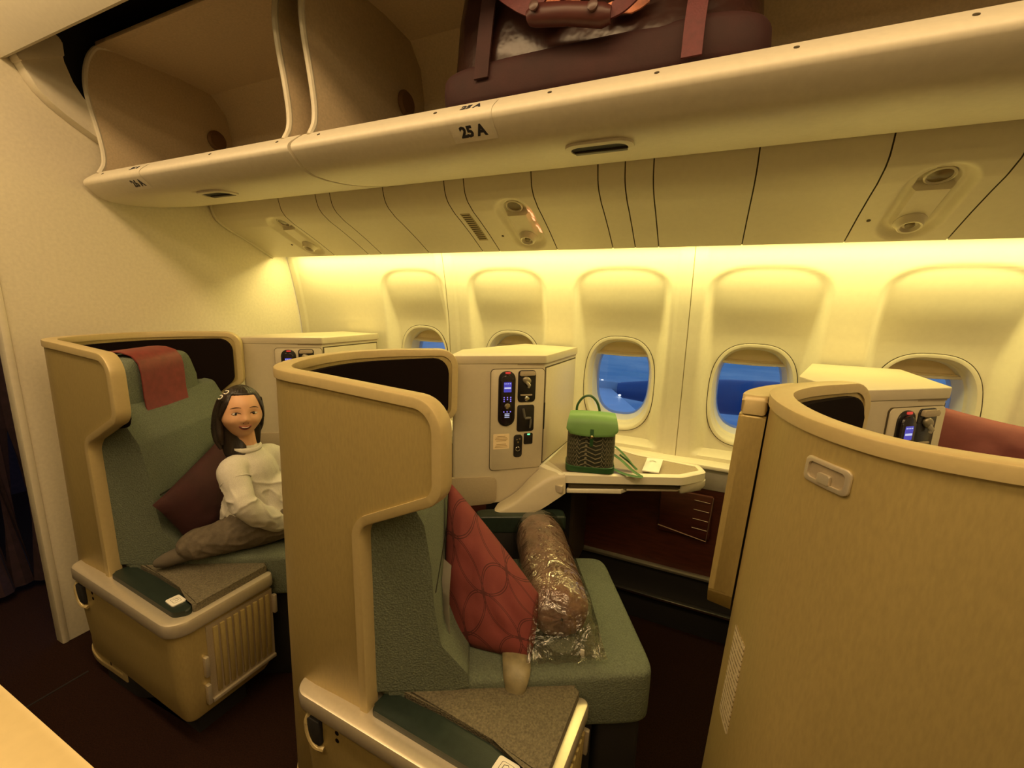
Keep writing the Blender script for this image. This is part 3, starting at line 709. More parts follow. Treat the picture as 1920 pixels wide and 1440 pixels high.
    # control plate
    cp = rpoly([(-0.300, 0.616, 0.006), (-0.252, 0.612, 0.006), (-0.246, 0.648, 0.006), (-0.294, 0.652, 0.006)], 4)
    sp = part('seat_control', PR(cp, -0.913, -0.9085, 0.001), MT['paper'], t)
    cq = rpoly([(-0.288, 0.624, 0.004), (-0.260, 0.6215, 0.004), (-0.256, 0.641, 0.004), (-0.284, 0.6435, 0.004)], 4)
    cq2 = [(c[0] * 0.93 + -0.272 * 0.07, c[1] * 0.93 + 0.6325 * 0.07) for c in cq]
    bm = NB(); loft(bm, [[(p[0], p[1], -0.9083) for p in cq], [(p[0], p[1], -0.9083) for p in cq2]], close_u=True)
    part('button_outline', bm, MT['ink'], sp)
    part('button_mark', T([(-0.280, 0.628, -0.9083), (-0.2785, 0.6365, -0.9083), (-0.270, 0.6385, -0.9083), (-0.2665, 0.634, -0.9083), (-0.271, 0.629, -0.9083)], 0.0006, 5), MT['ink'], sp)
    # slatted door on the front face
    fx = lambda y: -0.178 + (y - 0.562) / (0.878 - 0.562) * 0.018 - 0.013 + 0.001
    def fb(y0, y1, z0, z1, d0, d1, bev=0.0):
        bm = B(d0, d1, y0, y1, z0, z1, bev=bev)
        for v in bm.verts: v.co.x += fx(v.co.y) - 0.010 * sstep(-1.0, -1.28, v.co.z)
        return bm
    dr = part('slat_door', fb(0.655, 0.862, -1.245, -0.985, -0.004, 0.004), MT['insert'], t)
    for k in range(9):
        y = 0.672 + 0.0205 * k; part('slat', fb(y, y + 0.0135, -1.23, -0.998, 0.003, 0.010, 0.002), MT['shell'], dr)
    part('door_sill', fb(0.655, 0.862, -1.256, -1.243, 0.0, 0.012, 0.002), MT['rim'], dr)
    for y, z in ((0.645, -1.115), (0.645, -1.215), (0.866, -1.045)):
        part('door_latch', fb(y - 0.006, y + 0.006, z - 0.035, z + 0.035, 0.0, 0.016, 0.003), MT['rim'], dr)
    # loop handle and two holes on the aisle face
    hx = -0.748; yy = 0.594
    hb = part('loop_handle', T(cat([(hx - 0.024, yy - 0.003, -0.978), (hx - 0.028, yy - 0.009, -1.0), (hx - 0.022, yy - 0.010, -1.035), (hx - 0.004, yy - 0.009, -1.058), (hx + 0.016, yy - 0.003, -1.064)], 5), 0.0065, 8), MT['trim'], t)
    part('handle_recess', B(hx - 0.028, hx + 0.014, yy - 0.012, yy + 0.01, -1.052, -0.982, bev=0.006), MT['blackmatt'], hb)
    for z in (-0.995, -1.016):
        part('screw_hole', LT([(0.006, -0.004), (0.006, 0.003), (0.001, 0.0032)], (hx + 0.062, 0.5945, z), (0, -1, 0), 14), MT['lining'], t)
    return t

# notice plate: cream plate with fine printed lines
NOTICE = mat('notice_print', (0.60, 0.52, 0.36), 0.5)
n = NOTICE.node_tree.nodes; l = NOTICE.node_tree.links
tcn = n.new('ShaderNodeTexCoord'); wv = n.new('ShaderNodeTexWave'); wv.bands_direction = 'Z'; wv.inputs['Scale'].default_value = 28; wv.inputs['Distortion'].default_value = 0
l.new(tcn.outputs['Object'], wv.inputs['Vector']); nz2 = n.new('ShaderNodeTexNoise'); nz2.inputs['Scale'].default_value = 160; l.new(tcn.outputs['Object'], nz2.inputs['Vector'])
mm = n.new('ShaderNodeMath'); mm.operation = 'MULTIPLY'; l.new(wv.outputs['Fac'], mm.inputs[0]); l.new(nz2.outputs['Fac'], mm.inputs[1])
rr = n.new('ShaderNodeValToRGB'); rr.color_ramp.elements[0].position = 0.34; rr.color_ramp.elements[1].position = 0.42
rr.color_ramp.elements[0].color = (0.66, 0.56, 0.38, 1); rr.color_ramp.elements[1].color = (0.26, 0.19, 0.09, 1)
l.new(mm.outputs[0], rr.inputs[0]); l.new(rr.outputs[0], n['Principled BSDF'].inputs['Base Color'])

seat2 = make_seat('green fabric seat in champagne shell holding the patterned pillow and rolled blanket')
seat1 = dup(seat2, -1.1, 'green fabric seat with maroon headrest cover by the bulkhead, where the child sits')
seat3 = dup(seat2, 1.1, 'large curved champagne seat shell at the right, seen from behind')

for ch in seat1.children:
    if ch.name.startswith('headrest'): ch.location.z -= 0.018
for st in (seat2, seat3):                                  # these two have their head rests pushed down
    for ch in st.children:
        if ch.name.startswith('headrest'): ch.location.z -= 0.07
# ================================================================== side consoles by the windows
FACE0 = Vector((-0.765, 1.232, 0)); FACE1 = Vector((-0.515, 1.443, 0)); FD = (FACE1 - FACE0).normalized(); FN = Vector((FD.y, -FD.x, 0)); FLEN = (FACE1 - FACE0).length
def fp(s, z, d=0.0): return FACE0 + FD * s + FN * d + Vector((0, 0, z))       # s measured along the control face
FM = Matrix((FD, Vector((0, 0, 1)), FN)).transposed().to_4x4(); FM.translation = FACE0
def onface(bm): bmesh.ops.transform(bm, matrix=FM, verts=bm.verts[:]); return bm
def plate(s0, s1, z0, z1, d0, d1, r=0.008, bev=0.0015): return onface(PR(rpoly([(s0, z0, r), (s1, z0, r), (s1, z1, r), (s0, z1, r)], 6), d0, d1, bev))
hand_m = mat('handset_black', (0.014, 0.009, 0.010), 0.22, var=0.1)
glow_b = mat('screen_blue', (0.02, 0.02, 0.08), 0.3, emit=(0.08, 0.07, 0.55), es=0.7)
glow_p = mat('screen_violet', (0.02, 0.02, 0.08), 0.3, emit=(0.30, 0.22, 0.95), es=1.0)
glow_w = mat('screen_white', (0.1, 0.1, 0.1), 0.3, emit=(0.65, 0.70, 1.0), es=0.8)
glow_r = mat('lamp_red', (0.3, 0.02, 0.02), 0.3, emit=(0.9, 0.07, 0.05), es=0.5)
glow_g = mat('lamp_green', (0.05, 0.4, 0.1), 0.3, emit=(0.15, 1.0, 0.35), es=2.0)
def make_console(label):
    t = thing('side_console', label, 'side console', (-0.6, 1.5, -1.38), 'side consoles between the seats and the windows')
    plan = [(-0.775, 1.228, 0.01), (-0.515, 1.443, 0.012), (-0.503, 1.802, 0.0), (-0.74, 1.802, 0.0), (-0.835, 1.42, 0.02)]
    part('cabinet_body', PR(rpoly(plan, 4), -0.735, -0.213), MT['console'], t)
    lidp = [(-0.785, 1.221, 0.012), (-0.509, 1.440, 0.012), (-0.497, 1.803, 0.0), (-0.745, 1.803, 0.0), (-0.845, 1.42, 0.02)]
    part('lid', PR(rpoly(lidp, 4), -0.213, -0.184, 0.003), MT['console'], t)
    part('lid_gap', PR(rpoly(offset_poly(lidp, 0.004), 4), -0.219, -0.2125), MT['insert'], t)
    # lower panel step
    part('lower_panel', onface(PR(rpoly([(-0.03, -0.735, 0.004), (0.155, -0.735, 0.02), (0.155, -0.632, 0.02), (-0.03, -0.622, 0.004)]), -0.006, 0.004, 0.002)), MT['insert'], t)
    # control panel, slightly proud
    cpn = part('control_panel', plate(0.128, FLEN - 0.001, -0.605, -0.232, -0.002, 0.004, 0.014), MT['console'], t)
    part('panel_gap', plate(0.1265, FLEN + 0.0005, -0.6065, -0.2305, -0.002, 0.0015, 0.014, 0), MT['gap'], cpn)
    # handset in its cradle
    hs = part('handset_cradle', plate(0.154, 0.216, -0.438, -0.238, 0.003, 0.008, 0.028), MT['black'], t)
    part('handset', plate(0.161, 0.209, -0.432, -0.250, 0.006, 0.016, 0.022, 0.005), hand_m, hs)
    part('red_lamp', plate(0.178, 0.196, -0.2475, -0.241, 0.007, 0.0105, 0.002, 0.0005), glow_r, hs)
    part('screen', plate(0.171, 0.199, -0.312, -0.276, 0.0155, 0.0166, 0.002, 0), glow_b, hs)
    part('screen_bar', plate(0.173, 0.197, -0.300, -0.2945, 0.0162, 0.0172, 0.001, 0), glow_w, hs)
    for k in range(4): part('icon', plate(0.1735 + 0.0065 * k, 0.1765 + 0.0065 * k, -0.283, -0.280, 0.0162, 0.0172, 0.0005, 0), glow_w, hs)
    for z, ss in ((-0.331, (0.173, 0.185, 0.197)), (-0.338, (0.173, 0.185, 0.197)), (-0.345, (0.173, 0.197)), (-0.383, (0.173, 0.185, 0.197))):
        for s in ss: part('key', plate(s - 0.002, s + 0.002, z - 0.002, z + 0.002, 0.0155, 0.0168, 0.0008, 0), glow_p, hs)
    part('dial', onface(LT([(0.010, 0.0155), (0.010, 0.0185), (0.007, 0.0195), (0.002, 0.0192)], (0.185, -0.362, 0), (0, 0, 1), 20)), MT['steel'], hs)
    for z in (-0.391, -0.397, -0.403): part('key', plate(0.176, 0.194, z - 0.0012, z + 0.0012, 0.0155, 0.0166, 0.0005, 0), glow_w, hs)
    # coat hook / headset niche
    nb = part('hook_niche', plate(0.226, 0.292, -0.352, -0.236, 0.003, 0.007, 0.012), MT['black'], t)
    part('niche_hood', onface(PR(rpoly([(0.230, -0.256, 0.004), (0.289, -0.254, 0.004), (0.286, -0.239, 0.006), (0.233, -0.239, 0.006)]), 0.005, 0.016, 0.002)), MT['insert'], nb)
    bm = NB(); superbox(bm, 0, 0, 0, 0.017, 0.013, 0.008, 0.9, 0.9, 20, 12, mtx=Matrix.Rotation(math.radians(-35), 4, 'Z')); bmesh.ops.translate(bm, vec=(0.257, -0.272, 0.011), verts=bm.verts[:])
    part('hook', onface(bm), mat('hook_bronze', (0.30, 0.26, 0.17), 0.35, metal=0.5), nb)
    part('hook_tongue', onface(T([(0.255, -0.274, 0.012), (0.265, -0.290, 0.017), (0.263, -0.298, 0.015)], [0.007, 0.006, 0.004], 10)), mat('hook_tongue', (0.45, 0.40, 0.28), 0.35, metal=0.3), nb)
    part('niche_floor', plate(0.235, 0.280, -0.328, -0.3235, 0.005, 0.010, 0.002), MT['insert'], nb)
    part('push_button', onface(LT([(0.009, 0.006), (0.009, 0.009), (0.006, 0.0105), (0.002, 0.0105)], (0.260, -0.340, 0), (0, 0, 1), 20)), glow_w if False else MT['steel'], nb)
    # seat adjuster: a little seat figure on a dark plate
    ad = part('seat_adjuster', plate(0.226, 0.290, -0.462, -0.363, 0.003, 0.0065, 0.008), MT['black'], t)
    grey = mat('adjuster_grey', (0.10, 0.09, 0.07), 0.5, emit=None)
    part('back_key', onface(T([(0.247, -0.376, 0.008), (0.251, -0.395, 0.009), (0.255, -0.411, 0.008)], [0.0045, 0.005, 0.0045], 8)), grey, ad)
    part('seat_key', onface(T([(0.255, -0.413, 0.008), (0.266, -0.412, 0.009), (0.277, -0.413, 0.008)], [0.005, 0.0055, 0.005], 8)), grey, ad)
    part('leg_key', onface(T([(0.277, -0.417, 0.008), (0.277, -0.432, 0.009), (0.275, -0.450, 0.008)], [0.004, 0.004, 0.003], 8)), grey, ad)
    # sockets
    so = part('power_socket', plate(0.216, 0.248, -0.560, -0.474, 0.003, 0.0065, 0.010), MT['black'], t)
    for s, z, r in ((0.2275, -0.492, 0.0032), (0.2375, -0.490, 0.0032), (0.232, -0.502, 0.0032)):
        part('socket_pin', onface(LT([(r, 0.006), (r, 0.0078), (0.0008, 0.008)], (s, z, 0), (0, 0, 1), 10)), MT['steel'], so)
    part('socket_ring', onface(T([(0.232 + 0.008 * math.cos(2*PI*k/16), -0.528 + 0.008 * math.sin(2*PI*k/16), 0.007) for k in range(16)], 0.0012, 5, closed=True)), MT['steel'], so)
    us = part('usb_socket', plate(0.254, 0.288, -0.512, -0.470, 0.003, 0.0062, 0.004), MT['black'], t)
    part('status_lamp', plate(0.267, 0.277, -0.4765, -0.472, 0.006, 0.0072, 0.001, 0), glow_g, us)
    # instruction card
    ic = part('instruction_card', plate(0.139, 0.199, -0.525, -0.468, 0.0035, 0.0046, 0.002, 0), mat('card_cream', (0.78, 0.62, 0.38), 0.55, var=0.04), t)
    ink = mat('card_print', (0.38, 0.26, 0.11), 0.6)
    for z, w_ in ((-0.477, 0.030), (-0.4825, 0.042), (-0.488, 0.048), (-0.4935, 0.038), (-0.507, 0.036), (-0.5125, 0.044), (-0.518, 0.048)):
        part('print_line', plate(0.169 - w_/2, 0.169 + w_/2, z - 0.001, z + 0.001, 0.0044, 0.0050, 0.0003, 0), ink, ic, smooth=0)
    # stowage door on the side facing the next seat
    dpl = lambda y: -0.515 + (y - 1.443) / (1.802 - 1.443) * 0.012
    bm = B(-0.001, 0.004, 1.452, 1.79, -0.590, -0.232, bev=0.002)
    for v in bm.verts: v.co.x += dpl(v.co.y)
    dd = part('stowage_door', bm, MT['console'], t)
    bm = B(-0.002, 0.0015, 1.447, 1.795, -0.595, -0.227)
    for v in bm.verts: v.co.x += dpl(v.co.y)
    part('door_gap', bm, MT['gap'], dd, smooth=0)
    bm = B(0.0, 0.003, 1.447, 1.452, -0.46, -0.36)
    for v in bm.verts: v.co.x += dpl(v.co.y) + 0.001
    part('finger_slot', bm, MT['blackmatt'], dd, smooth=0)
    # swept lower moulding from the cabinet to the shelf
    Up = cat([(-0.640, 1.335, -0.738), (-0.588, 1.378, -0.700), (-0.545, 1.415, -0.645), (-0.512, 1.448, -0.608), (-0.508, 1.50, -0.601)], 6)
    Rg = cat([(-0.625, 1.262, -0.742), (-0.560, 1.300, -0.705), (-0.500, 1.340, -0.648), (-0.448, 1.374, -0.610), (-0.405, 1.396, -0.601)], 6)
    Lo = cat([(-0.618, 1.262, -0.760), (-0.545, 1.296, -0.756), (-0.480, 1.335, -0.730), (-0.430, 1.368, -0.694), (-0.398, 1.390, -0.668)], 6)
    bm = NB(); rows = [Up, [a.lerp(b, 0.5) + Vector((0, 0, 0.004)) for a, b in zip(Up, Rg)], [a.lerp(b, 0.9) + Vector((0, 0, 0.004)) for a, b in zip(Up, Rg)], Rg, [a.lerp(b, 0.15) + Vector((0.003, -0.004, 0)) for a, b in zip(Rg, Lo)], Lo, [p + Vector((-0.02, 0.06, 0.0)) for p in Lo]]
    loft(bm, rows); part('swept_moulding', bm, MT['console'], t, smooth=50)
    part('moulding_core', PR(rpoly([(-0.66, 1.42, 0), (-0.56, 1.45, 0), (-0.47, 1.48, 0), (-0.50, 1.78, 0), (-0.70, 1.78, 0)]), -0.735, -0.668), MT['blackmatt'], t, smooth=0)
    # shelf with inset surface
    so_ = [(-0.53, 1.444, 0), (-0.425, 1.386, 0.02), (-0.02, 1.573, 0.06), (0.058, 1.665, 0.03), (0.035, 1.730, 0.025), (-0.20, 1.752, 0.03), (-0.31, 1.795, 0.02), (-0.53, 1.795, 0)]
    outer = rpoly(so_, 6); inner = rpoly(offset_poly(so_, 0.024), 6)
    bm = NB()
    V = loft(bm, [[(p[0], p[1], z) for p in pl] for pl, z in ((inner, -0.606), (inner, -0.600), (rpoly(offset_poly(so_, 0.020), 6), -0.598), (rpoly(offset_poly(so_, 0.006), 6), -0.598), (outer, -0.603), (outer, -0.632), (inner, -0.634))], close_u=True)
    part('shelf_rim', bm, MT['cream'], t, smooth=50)
    part('shelf_surface', PR(inner, -0.632, -0.603), MT['insert'], t)
    # folded tray table below the shelf
    tr_ = [(-0.40, 1.405, 0.01), (-0.03, 1.585, 0.02), (0.02, 1.66, 0.02), (-0.02, 1.73, 0.02), (-0.40, 1.76, 0.01)]
    part('tray_slot', PR(rpoly(tr_, 4), -0.654, -0.630), MT['gap'], t)
    part('tray_leaf', PR(rpoly([(-0.40, 1.400, 0.004), (-0.22, 1.487, 0.004), (-0.10, 1.72, 0.01), (-0.40, 1.74, 0.01)], 4), -0.672, -0.656, 0.003), MT['cream'], t)
    part('tray_lower', PR(rpoly([(-0.21, 1.498, 0.004), (-0.03, 1.588, 0.02), (0.0, 1.66, 0.02), (-0.10, 1.72, 0.01)], 4), -0.664, -0.655, 0.002), mat('tray_tan', (0.42, 0.36, 0.25), 0.4), t)
    bm = NB(); V = loft(bm, [[(p[0], p[1], z) for p in rpoly(offset_poly([(-0.035, 1.570, 0.02), (0.063, 1.668, 0.03), (0.035, 1.733, 0.02), (-0.06, 1.70, 0.02)], i), 6)] for i, z in ((0.006, -0.630), (0.0, -0.634), (0.0, -0.655), (0.012, -0.675), (0.03, -0.683))], close_u=True); bm.faces.new(V[-1]); bm.faces.new(V[0])
    part('end_cap', bm, MT['cream'], t)
    part('tray_latch', B(-0.435, -0.405, 1.372, 1.392, -0.664, -0.636, bev=0.004), MT['rim'], t)
    # pedestal under the shelf that carries the console
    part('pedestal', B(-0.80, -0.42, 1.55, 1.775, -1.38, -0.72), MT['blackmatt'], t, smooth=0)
    part('pedestal_edge', B(-0.422, -0.408, 1.552, 1.775, -1.10, -0.70), mat('dark_edge', (0.05, 0.035, 0.02), 0.5), t, smooth=0)
    return t
con2 = make_console('cream side console behind the green backpack, with handset, sockets and shelf')
con1 = dup(con2, -1.1, 'cream side console against the bulkhead beyond the child, half hidden by seat shells')
con3 = dup(con2, 1.1, 'cream side console at the right, behind the large curved shell')
# literature pocket on the lower wall
lp = thing('literature_pocket', 'dark burgundy literature pocket on the wall under the shelf', 'pocket', (0.0, 1.79, -1.05))
part('pocket_body', B(-0.10, 0.10, 1.778, 1.80, -0.93, -0.74, bev=0.008), MT['wood'], lp)
for k in range(4): part('wire', T([(0.03, 1.776, -0.765 - 0.04 * k), (0.088, 1.776, -0.768 - 0.04 * k)], 0.0012, 5), mat('wire_%d' % k, (0.3, 0.24, 0.18), 0.4, metal=0.5), lp)
part('pocket_edge', T([(-0.10, 1.777, -0.905), (0.088, 1.777, -0.935), (0.098, 1.777, -0.745)], 0.0025, 6), mat('pocket_edge', (0.2, 0.12, 0.08), 0.4, metal=0.3), lp)
# ================================================================== loose things
def vnoise(p, s, a): return noise.noise_vector(p * s) * a
def quad_pillow(c00, c10, c11, c01, th, n=26, pinch=0.06, wr=0.006, seed=0.0):
    """soft cushion spanned by four corners; returns bmesh with a UV layer"""
    c00, c10, c11, c01 = map(Vector, (c00, c10, c11, c01)); bm = NB(); uv = bm.loops.layers.uv.new('UV')
    nrm = (c10 - c00).cross(c01 - c00).normalized(); cen = (c00 + c10 + c11 + c01) / 4
    def P(i, j, sd):
        u, v = i / n, j / n
        p = c00 * (1-u) * (1-v) + c10 * u * (1-v) + c11 * u * v + c01 * (1-u) * v
        du, dv = 2 * u - 1, 2 * v - 1
        p = p.lerp(cen, pinch * (1 - abs(dv) ** 2) * abs(du) ** 3 + pinch * (1 - abs(du) ** 2) * abs(dv) ** 3)
        h = th * max(0, (1 - abs(du) ** 2.6)) ** 0.55 * max(0, (1 - abs(dv) ** 2.6)) ** 0.55
        edge = min(1, 4 * min(u, 1-u, v, 1-v))
        w_ = noise.noise(Vector((u * 5 + seed, v * 5, sd * 3))) * wr * edge + abs(noise.noise(Vector((u * 11 + seed, v * 4 + u * 6, sd)))) * wr * 0.6 * edge
        return p + nrm * (sd * (h + w_))
    F = {}
    for sd in (1, -1):
        for i in range(n + 1):
            for j in range(n + 1):
                if sd == -1 and (i in (0, n) or j in (0, n)): F[(i, j, sd)] = F[(i, j, 1)]
                else: F[(i, j, sd)] = bm.verts.new(P(i, j, sd))
        for i in range(n):
            for j in range(n):
                q = [(i, j), (i+1, j), (i+1, j+1), (i, j+1)]
                if sd == -1: q = q[::-1]
                try: f = bm.faces.new([F[(a, b, sd)] for a, b in q])
                except ValueError: continue
                for lp_, (a, b) in zip(f.loops, q): lp_[uv].uv = (a / n, b / n)
    return bm
# patterned cotton: overlapping stitched circles
def circle_cloth(name, base, line, sc):
    m = mat(name, base, 0.85, var=0.12, vs=10, bump=0.1, bs=500); n = m.node_tree.nodes; l = m.node_tree.links
    t = n.new('ShaderNodeUVMap'); t.uv_map = 'UV'
    mpn = n.new('ShaderNodeMapping'); mpn.inputs['Scale'].default_value = (sc, sc, 1); mpn.inputs['Rotation'].default_value = (0, 0, 0.5); l.new(t.outputs[0], mpn.inputs[0])
    fr_ = n.new('ShaderNodeVectorMath'); fr_.operation = 'FRACTION'; l.new(mpn.outputs[0], fr_.inputs[0])
    acc = None
    for cx in (0, 1):
        for cy in (0, 1):
            for rad in (0.70, 0.735):
                d = n.new('ShaderNodeVectorMath'); d.operation = 'DISTANCE'; d.inputs[1].default_value = (cx, cy, 0); l.new(fr_.outputs[0], d.inputs[0])
                s_ = n.new('ShaderNodeMath'); s_.operation = 'SUBTRACT'; s_.inputs[1].default_value = rad; l.new(d.outputs['Value'], s_.inputs[0])
                ab = n.new('ShaderNodeMath'); ab.operation = 'ABSOLUTE'; l.new(s_.outputs[0], ab.inputs[0])
                if acc is None: acc = ab.outputs[0]
                else:
                    mn = n.new('ShaderNodeMath'); mn.operation = 'MINIMUM'; l.new(acc, mn.inputs[0]); l.new(ab.outputs[0], mn.inputs[1]); acc = mn.outputs[0]
    lt2 = n.new('ShaderNodeMath'); lt2.operation = 'LESS_THAN'; lt2.inputs[1].default_value = 0.008; l.new(acc, lt2.inputs[0])
    mxn = n.new('ShaderNodeMix'); mxn.data_type = 'RGBA'; mxn.inputs[7].default_value = line + (1,)
    b = n['Principled BSDF']; src = b.inputs['Base Color'].links[0].from_socket
    l.new(src, mxn.inputs[6]); l.new(lt2.outputs[0], mxn.inputs[0]); l.new(mxn.outputs[2], b.inputs['Base Color'])
    return m
PAT = circle_cloth('maroon_circle_cotton', (0.185, 0.036, 0.032), (0.075, 0.014, 0.014), 2.3)
def L1(a, b, z): return loc(a, b, z) + Vector((-1.1, 0, 0))
pw = thing('pillow', 'maroon pillow with dark overlapping circle pattern leaning on the middle seat', 'pillow', tuple(loc(0.05, -0.08, -0.87)), 'airline pillows')
part('pillow_case', quad_pillow(loc(-0.050, -0.125, -0.872), loc(0.165, -0.200, -0.872), loc(0.190, -0.125, -0.745), loc(-0.060, 0.110, -0.535), 0.050, pinch=-0.05, wr=0.011, seed=3.1), PAT, pw, smooth=80)
fl_ = cat([loc(-0.055, -0.165, -0.80), loc(-0.060, -0.125, -0.73), loc(-0.058, -0.085, -0.67)], 5)
part('pillow_flap', solid_sheet([fl_, [p + U * 0.022 + Vv * -0.03 for p in fl_]], 0.003, (0, 0, 1)), mat('flap_grey', (0.40, 0.36, 0.30), 0.8), pw)
pw1 = solo('pillow', quad_pillow(L1(-0.020, -0.315, -0.655), L1(0.030, -0.215, -0.880), L1(0.03, 0.15, -0.86), L1(-0.040, 0.11, -0.555), 0.050, seed=8.0), MT['pillowred'], 'plain dark maroon pillow on the seat behind the child', 'pillow', tuple(L1(0.03, 0, -0.87)), 'airline pillows', smooth=80)
# seat belt end poking out below the patterned pillow
sb = thing('seat_belt', 'beige padded seat belt lying on the cushion below the patterned pillow', 'seat belt', tuple(loc(0.13, -0.2, -0.88)))
bl = cat([loc(0.115, -0.150, -0.872), loc(0.125, -0.185, -0.864), loc(0.130, -0.220, -0.868), loc(0.126, -0.247, -0.886), loc(0.122, -0.258, -0.915)], 6)
part('webbing', T(bl, [0.020 + 0.014 * math.sin(PI * k / (len(bl) - 1)) for k in range(len(bl))], 14, rz=0.011, up=tuple(U.cross(Vv) * 0.3 + Vv * -0.1 + Vector((0, 0, 1)))), mat('belt_beige', (0.24, 0.20, 0.11), 0.45, var=0.2, vs=40, bump=0.5, bs=45), sb)
part('buckle', softbox(0.118, 0.150, -0.172, -0.140, -0.872, -0.852, 0.4), MT['black'], sb)

# rolled blanket in a clear bag
rb = thing('rolled_blanket', 'rolled mauve blanket in a clear plastic bag on the middle seat', 'blanket', (-0.36, 1.13, -0.87))
A0 = Vector((-0.262, 0.945, -0.802)); A1 = Vector((-0.478, 1.335, -0.798)); ad = (A1 - A0).normalized(); sd_ = ad.cross(Vector((0, 0, 1))).normalized(); upv = sd_.cross(ad)
bm = NB(); rows = []
prf = [(0.004, 0.0), (0.040, 0.002), (0.064, 0.012), (0.074, 0.035), (0.077, 0.09)] + [(0.078, 0.13 + 0.03 * k) for k in range(9)] + [(0.074, 0.42), (0.062, 0.437), (0.03, 0.446), (0.004, 0.447)]
for r, h in prf:
    rows.append([A0 + ad * h + sd_ * (r * 1.06 * math.cos(2*PI*k/40)) + upv * (r * 0.95 * math.sin(2*PI*k/40)) + (vnoise(Vector((math.cos(2*PI*k/40) * 3, math.sin(2*PI*k/40) * 3, h * 5)), 1.3, 0.0035)) for k in range(40)])
loft(bm, rows, close_u=True)
mauve = mat('mauve_fleece', (0.20, 0.115, 0.085), 0.95, var=0.35, vs=25, bump=0.35, bs=90, stretch=(1, 1, 1))
part('fleece_roll', bm, mauve, rb, smooth=80)
film = bpy.data.materials.new('clear_film'); film.use_nodes = True; n = film.node_tree.nodes; l = film.node_tree.links; n.clear()
go = n.new('ShaderNodeOutputMaterial'); tr = n.new('ShaderNodeBsdfTransparent'); gl = n.new('ShaderNodeBsdfGlossy'); mxs = n.new('ShaderNodeMixShader')
tr.inputs[0].default_value = (0.90, 0.88, 0.86, 1); gl.inputs['Roughness'].default_value = 0.12
fw = n.new('ShaderNodeLayerWeight'); fw.inputs[0].default_value = 0.22
tcn = n.new('ShaderNodeTexCoord'); nz3 = n.new('ShaderNodeTexNoise'); nz3.inputs['Scale'].default_value = 22; nz3.inputs['Detail'].default_value = 3; nz3.inputs['Distortion'].default_value = 1.5
l.new(tcn.outputs['Object'], nz3.inputs['Vector']); bp = n.new('ShaderNodeBump'); bp.inputs['Strength'].default_value = 0.6; bp.inputs['Distance'].default_value = 0.015; l.new(nz3.outputs['Fac'], bp.inputs['Height'])
l.new(bp.outputs[0], gl.inputs['Normal']); l.new(bp.outputs[0], fw.inputs['Normal'])
mxa = n.new('ShaderNodeMath'); mxa.operation = 'MULTIPLY_ADD'; mxa.inputs[1].default_value = 0.65; mxa.inputs[2].default_value = 0.10; l.new(fw.outputs['Facing'], mxa.inputs[0])
l.new(mxa.outputs[0], mxs.inputs[0]); l.new(tr.outputs[0], mxs.inputs[1]); l.new(gl.outputs[0], mxs.inputs[2]); l.new(mxs.outputs[0], go.inputs[0])
bm = NB(); rows = []
for r, h, fz, fs in [(0.084, 0.43, 1, 1), (0.086, 0.40, 1, 1), (0.086, 0.3, 1, 1), (0.086, 0.2, 1, 1), (0.086, 0.10, 1, 1), (0.086, 0.05, 1, 1.0), (0.084, 0.0, 0.95, 1.0), (0.083, -0.02, 0.75, 1.03), (0.080, -0.045, 0.42, 1.1), (0.080, -0.075, 0.12, 1.15)]:
    row = []
    for k in range(48):
        c_, s_ = math.cos(2*PI*k/48), math.sin(2*PI*k/48)
        p = A0 + ad * h + sd_ * (r * 1.06 * fs * c_) + upv * (r * 0.97 * (s_ * fz - (1 - fz) * 0.72))
        amp = 0.002 + 0.008 * sstep(0.06, -0.07, h)
        row.append(p + vnoise(Vector((c_ * 2.5, s_ * 2.5, h * 22)), 2.2, amp))
    rows.append(row)
loft(bm, rows, close_u=True)
part('plastic_bag', bm, film, rb, label='clear crinkled plastic wrapping', smooth=60)
part('bag_tag', B(-0.205, -0.195, 0.925, 0.929, -0.868, -0.852, mtx=None), MT['paper'], rb, smooth=0)

# maroon pillow beyond the right-hand console
solo('pillow', quad_pillow((0.64, 1.735, -0.585), (0.98, 1.70, -0.585), (1.00, 1.70, -0.330), (0.66, 1.730, -0.275), 0.045, seed=5.5), mat('rose_cotton', (0.20, 0.055, 0.055), 0.8, bump=0.3, bs=25), 'reddish pillow propped by the rightmost window above the curved shell', 'pillow', (0.8, 1.7, -0.597), 'airline pillows', smooth=80)

# foreground console top of the centre seat
fc = thing('centre_console', 'peach-lit console top edge in the bottom left foreground corner', 'console', (-0.7, 0.0, -1.38))
part('top', PR(rpoly([(-1.05, -0.28, 0.03), (-0.30, -0.28, 0.03), (-0.30, 0.0955, 0.004), (-1.05, 0.0955, 0.03)]), -0.325, -0.30, 0.004, 3), MT['trim'], fc)
part('body', B(-1.03, -0.32, -0.26, 0.075, -1.38, -0.325), MT['shell'], fc, smooth=0)

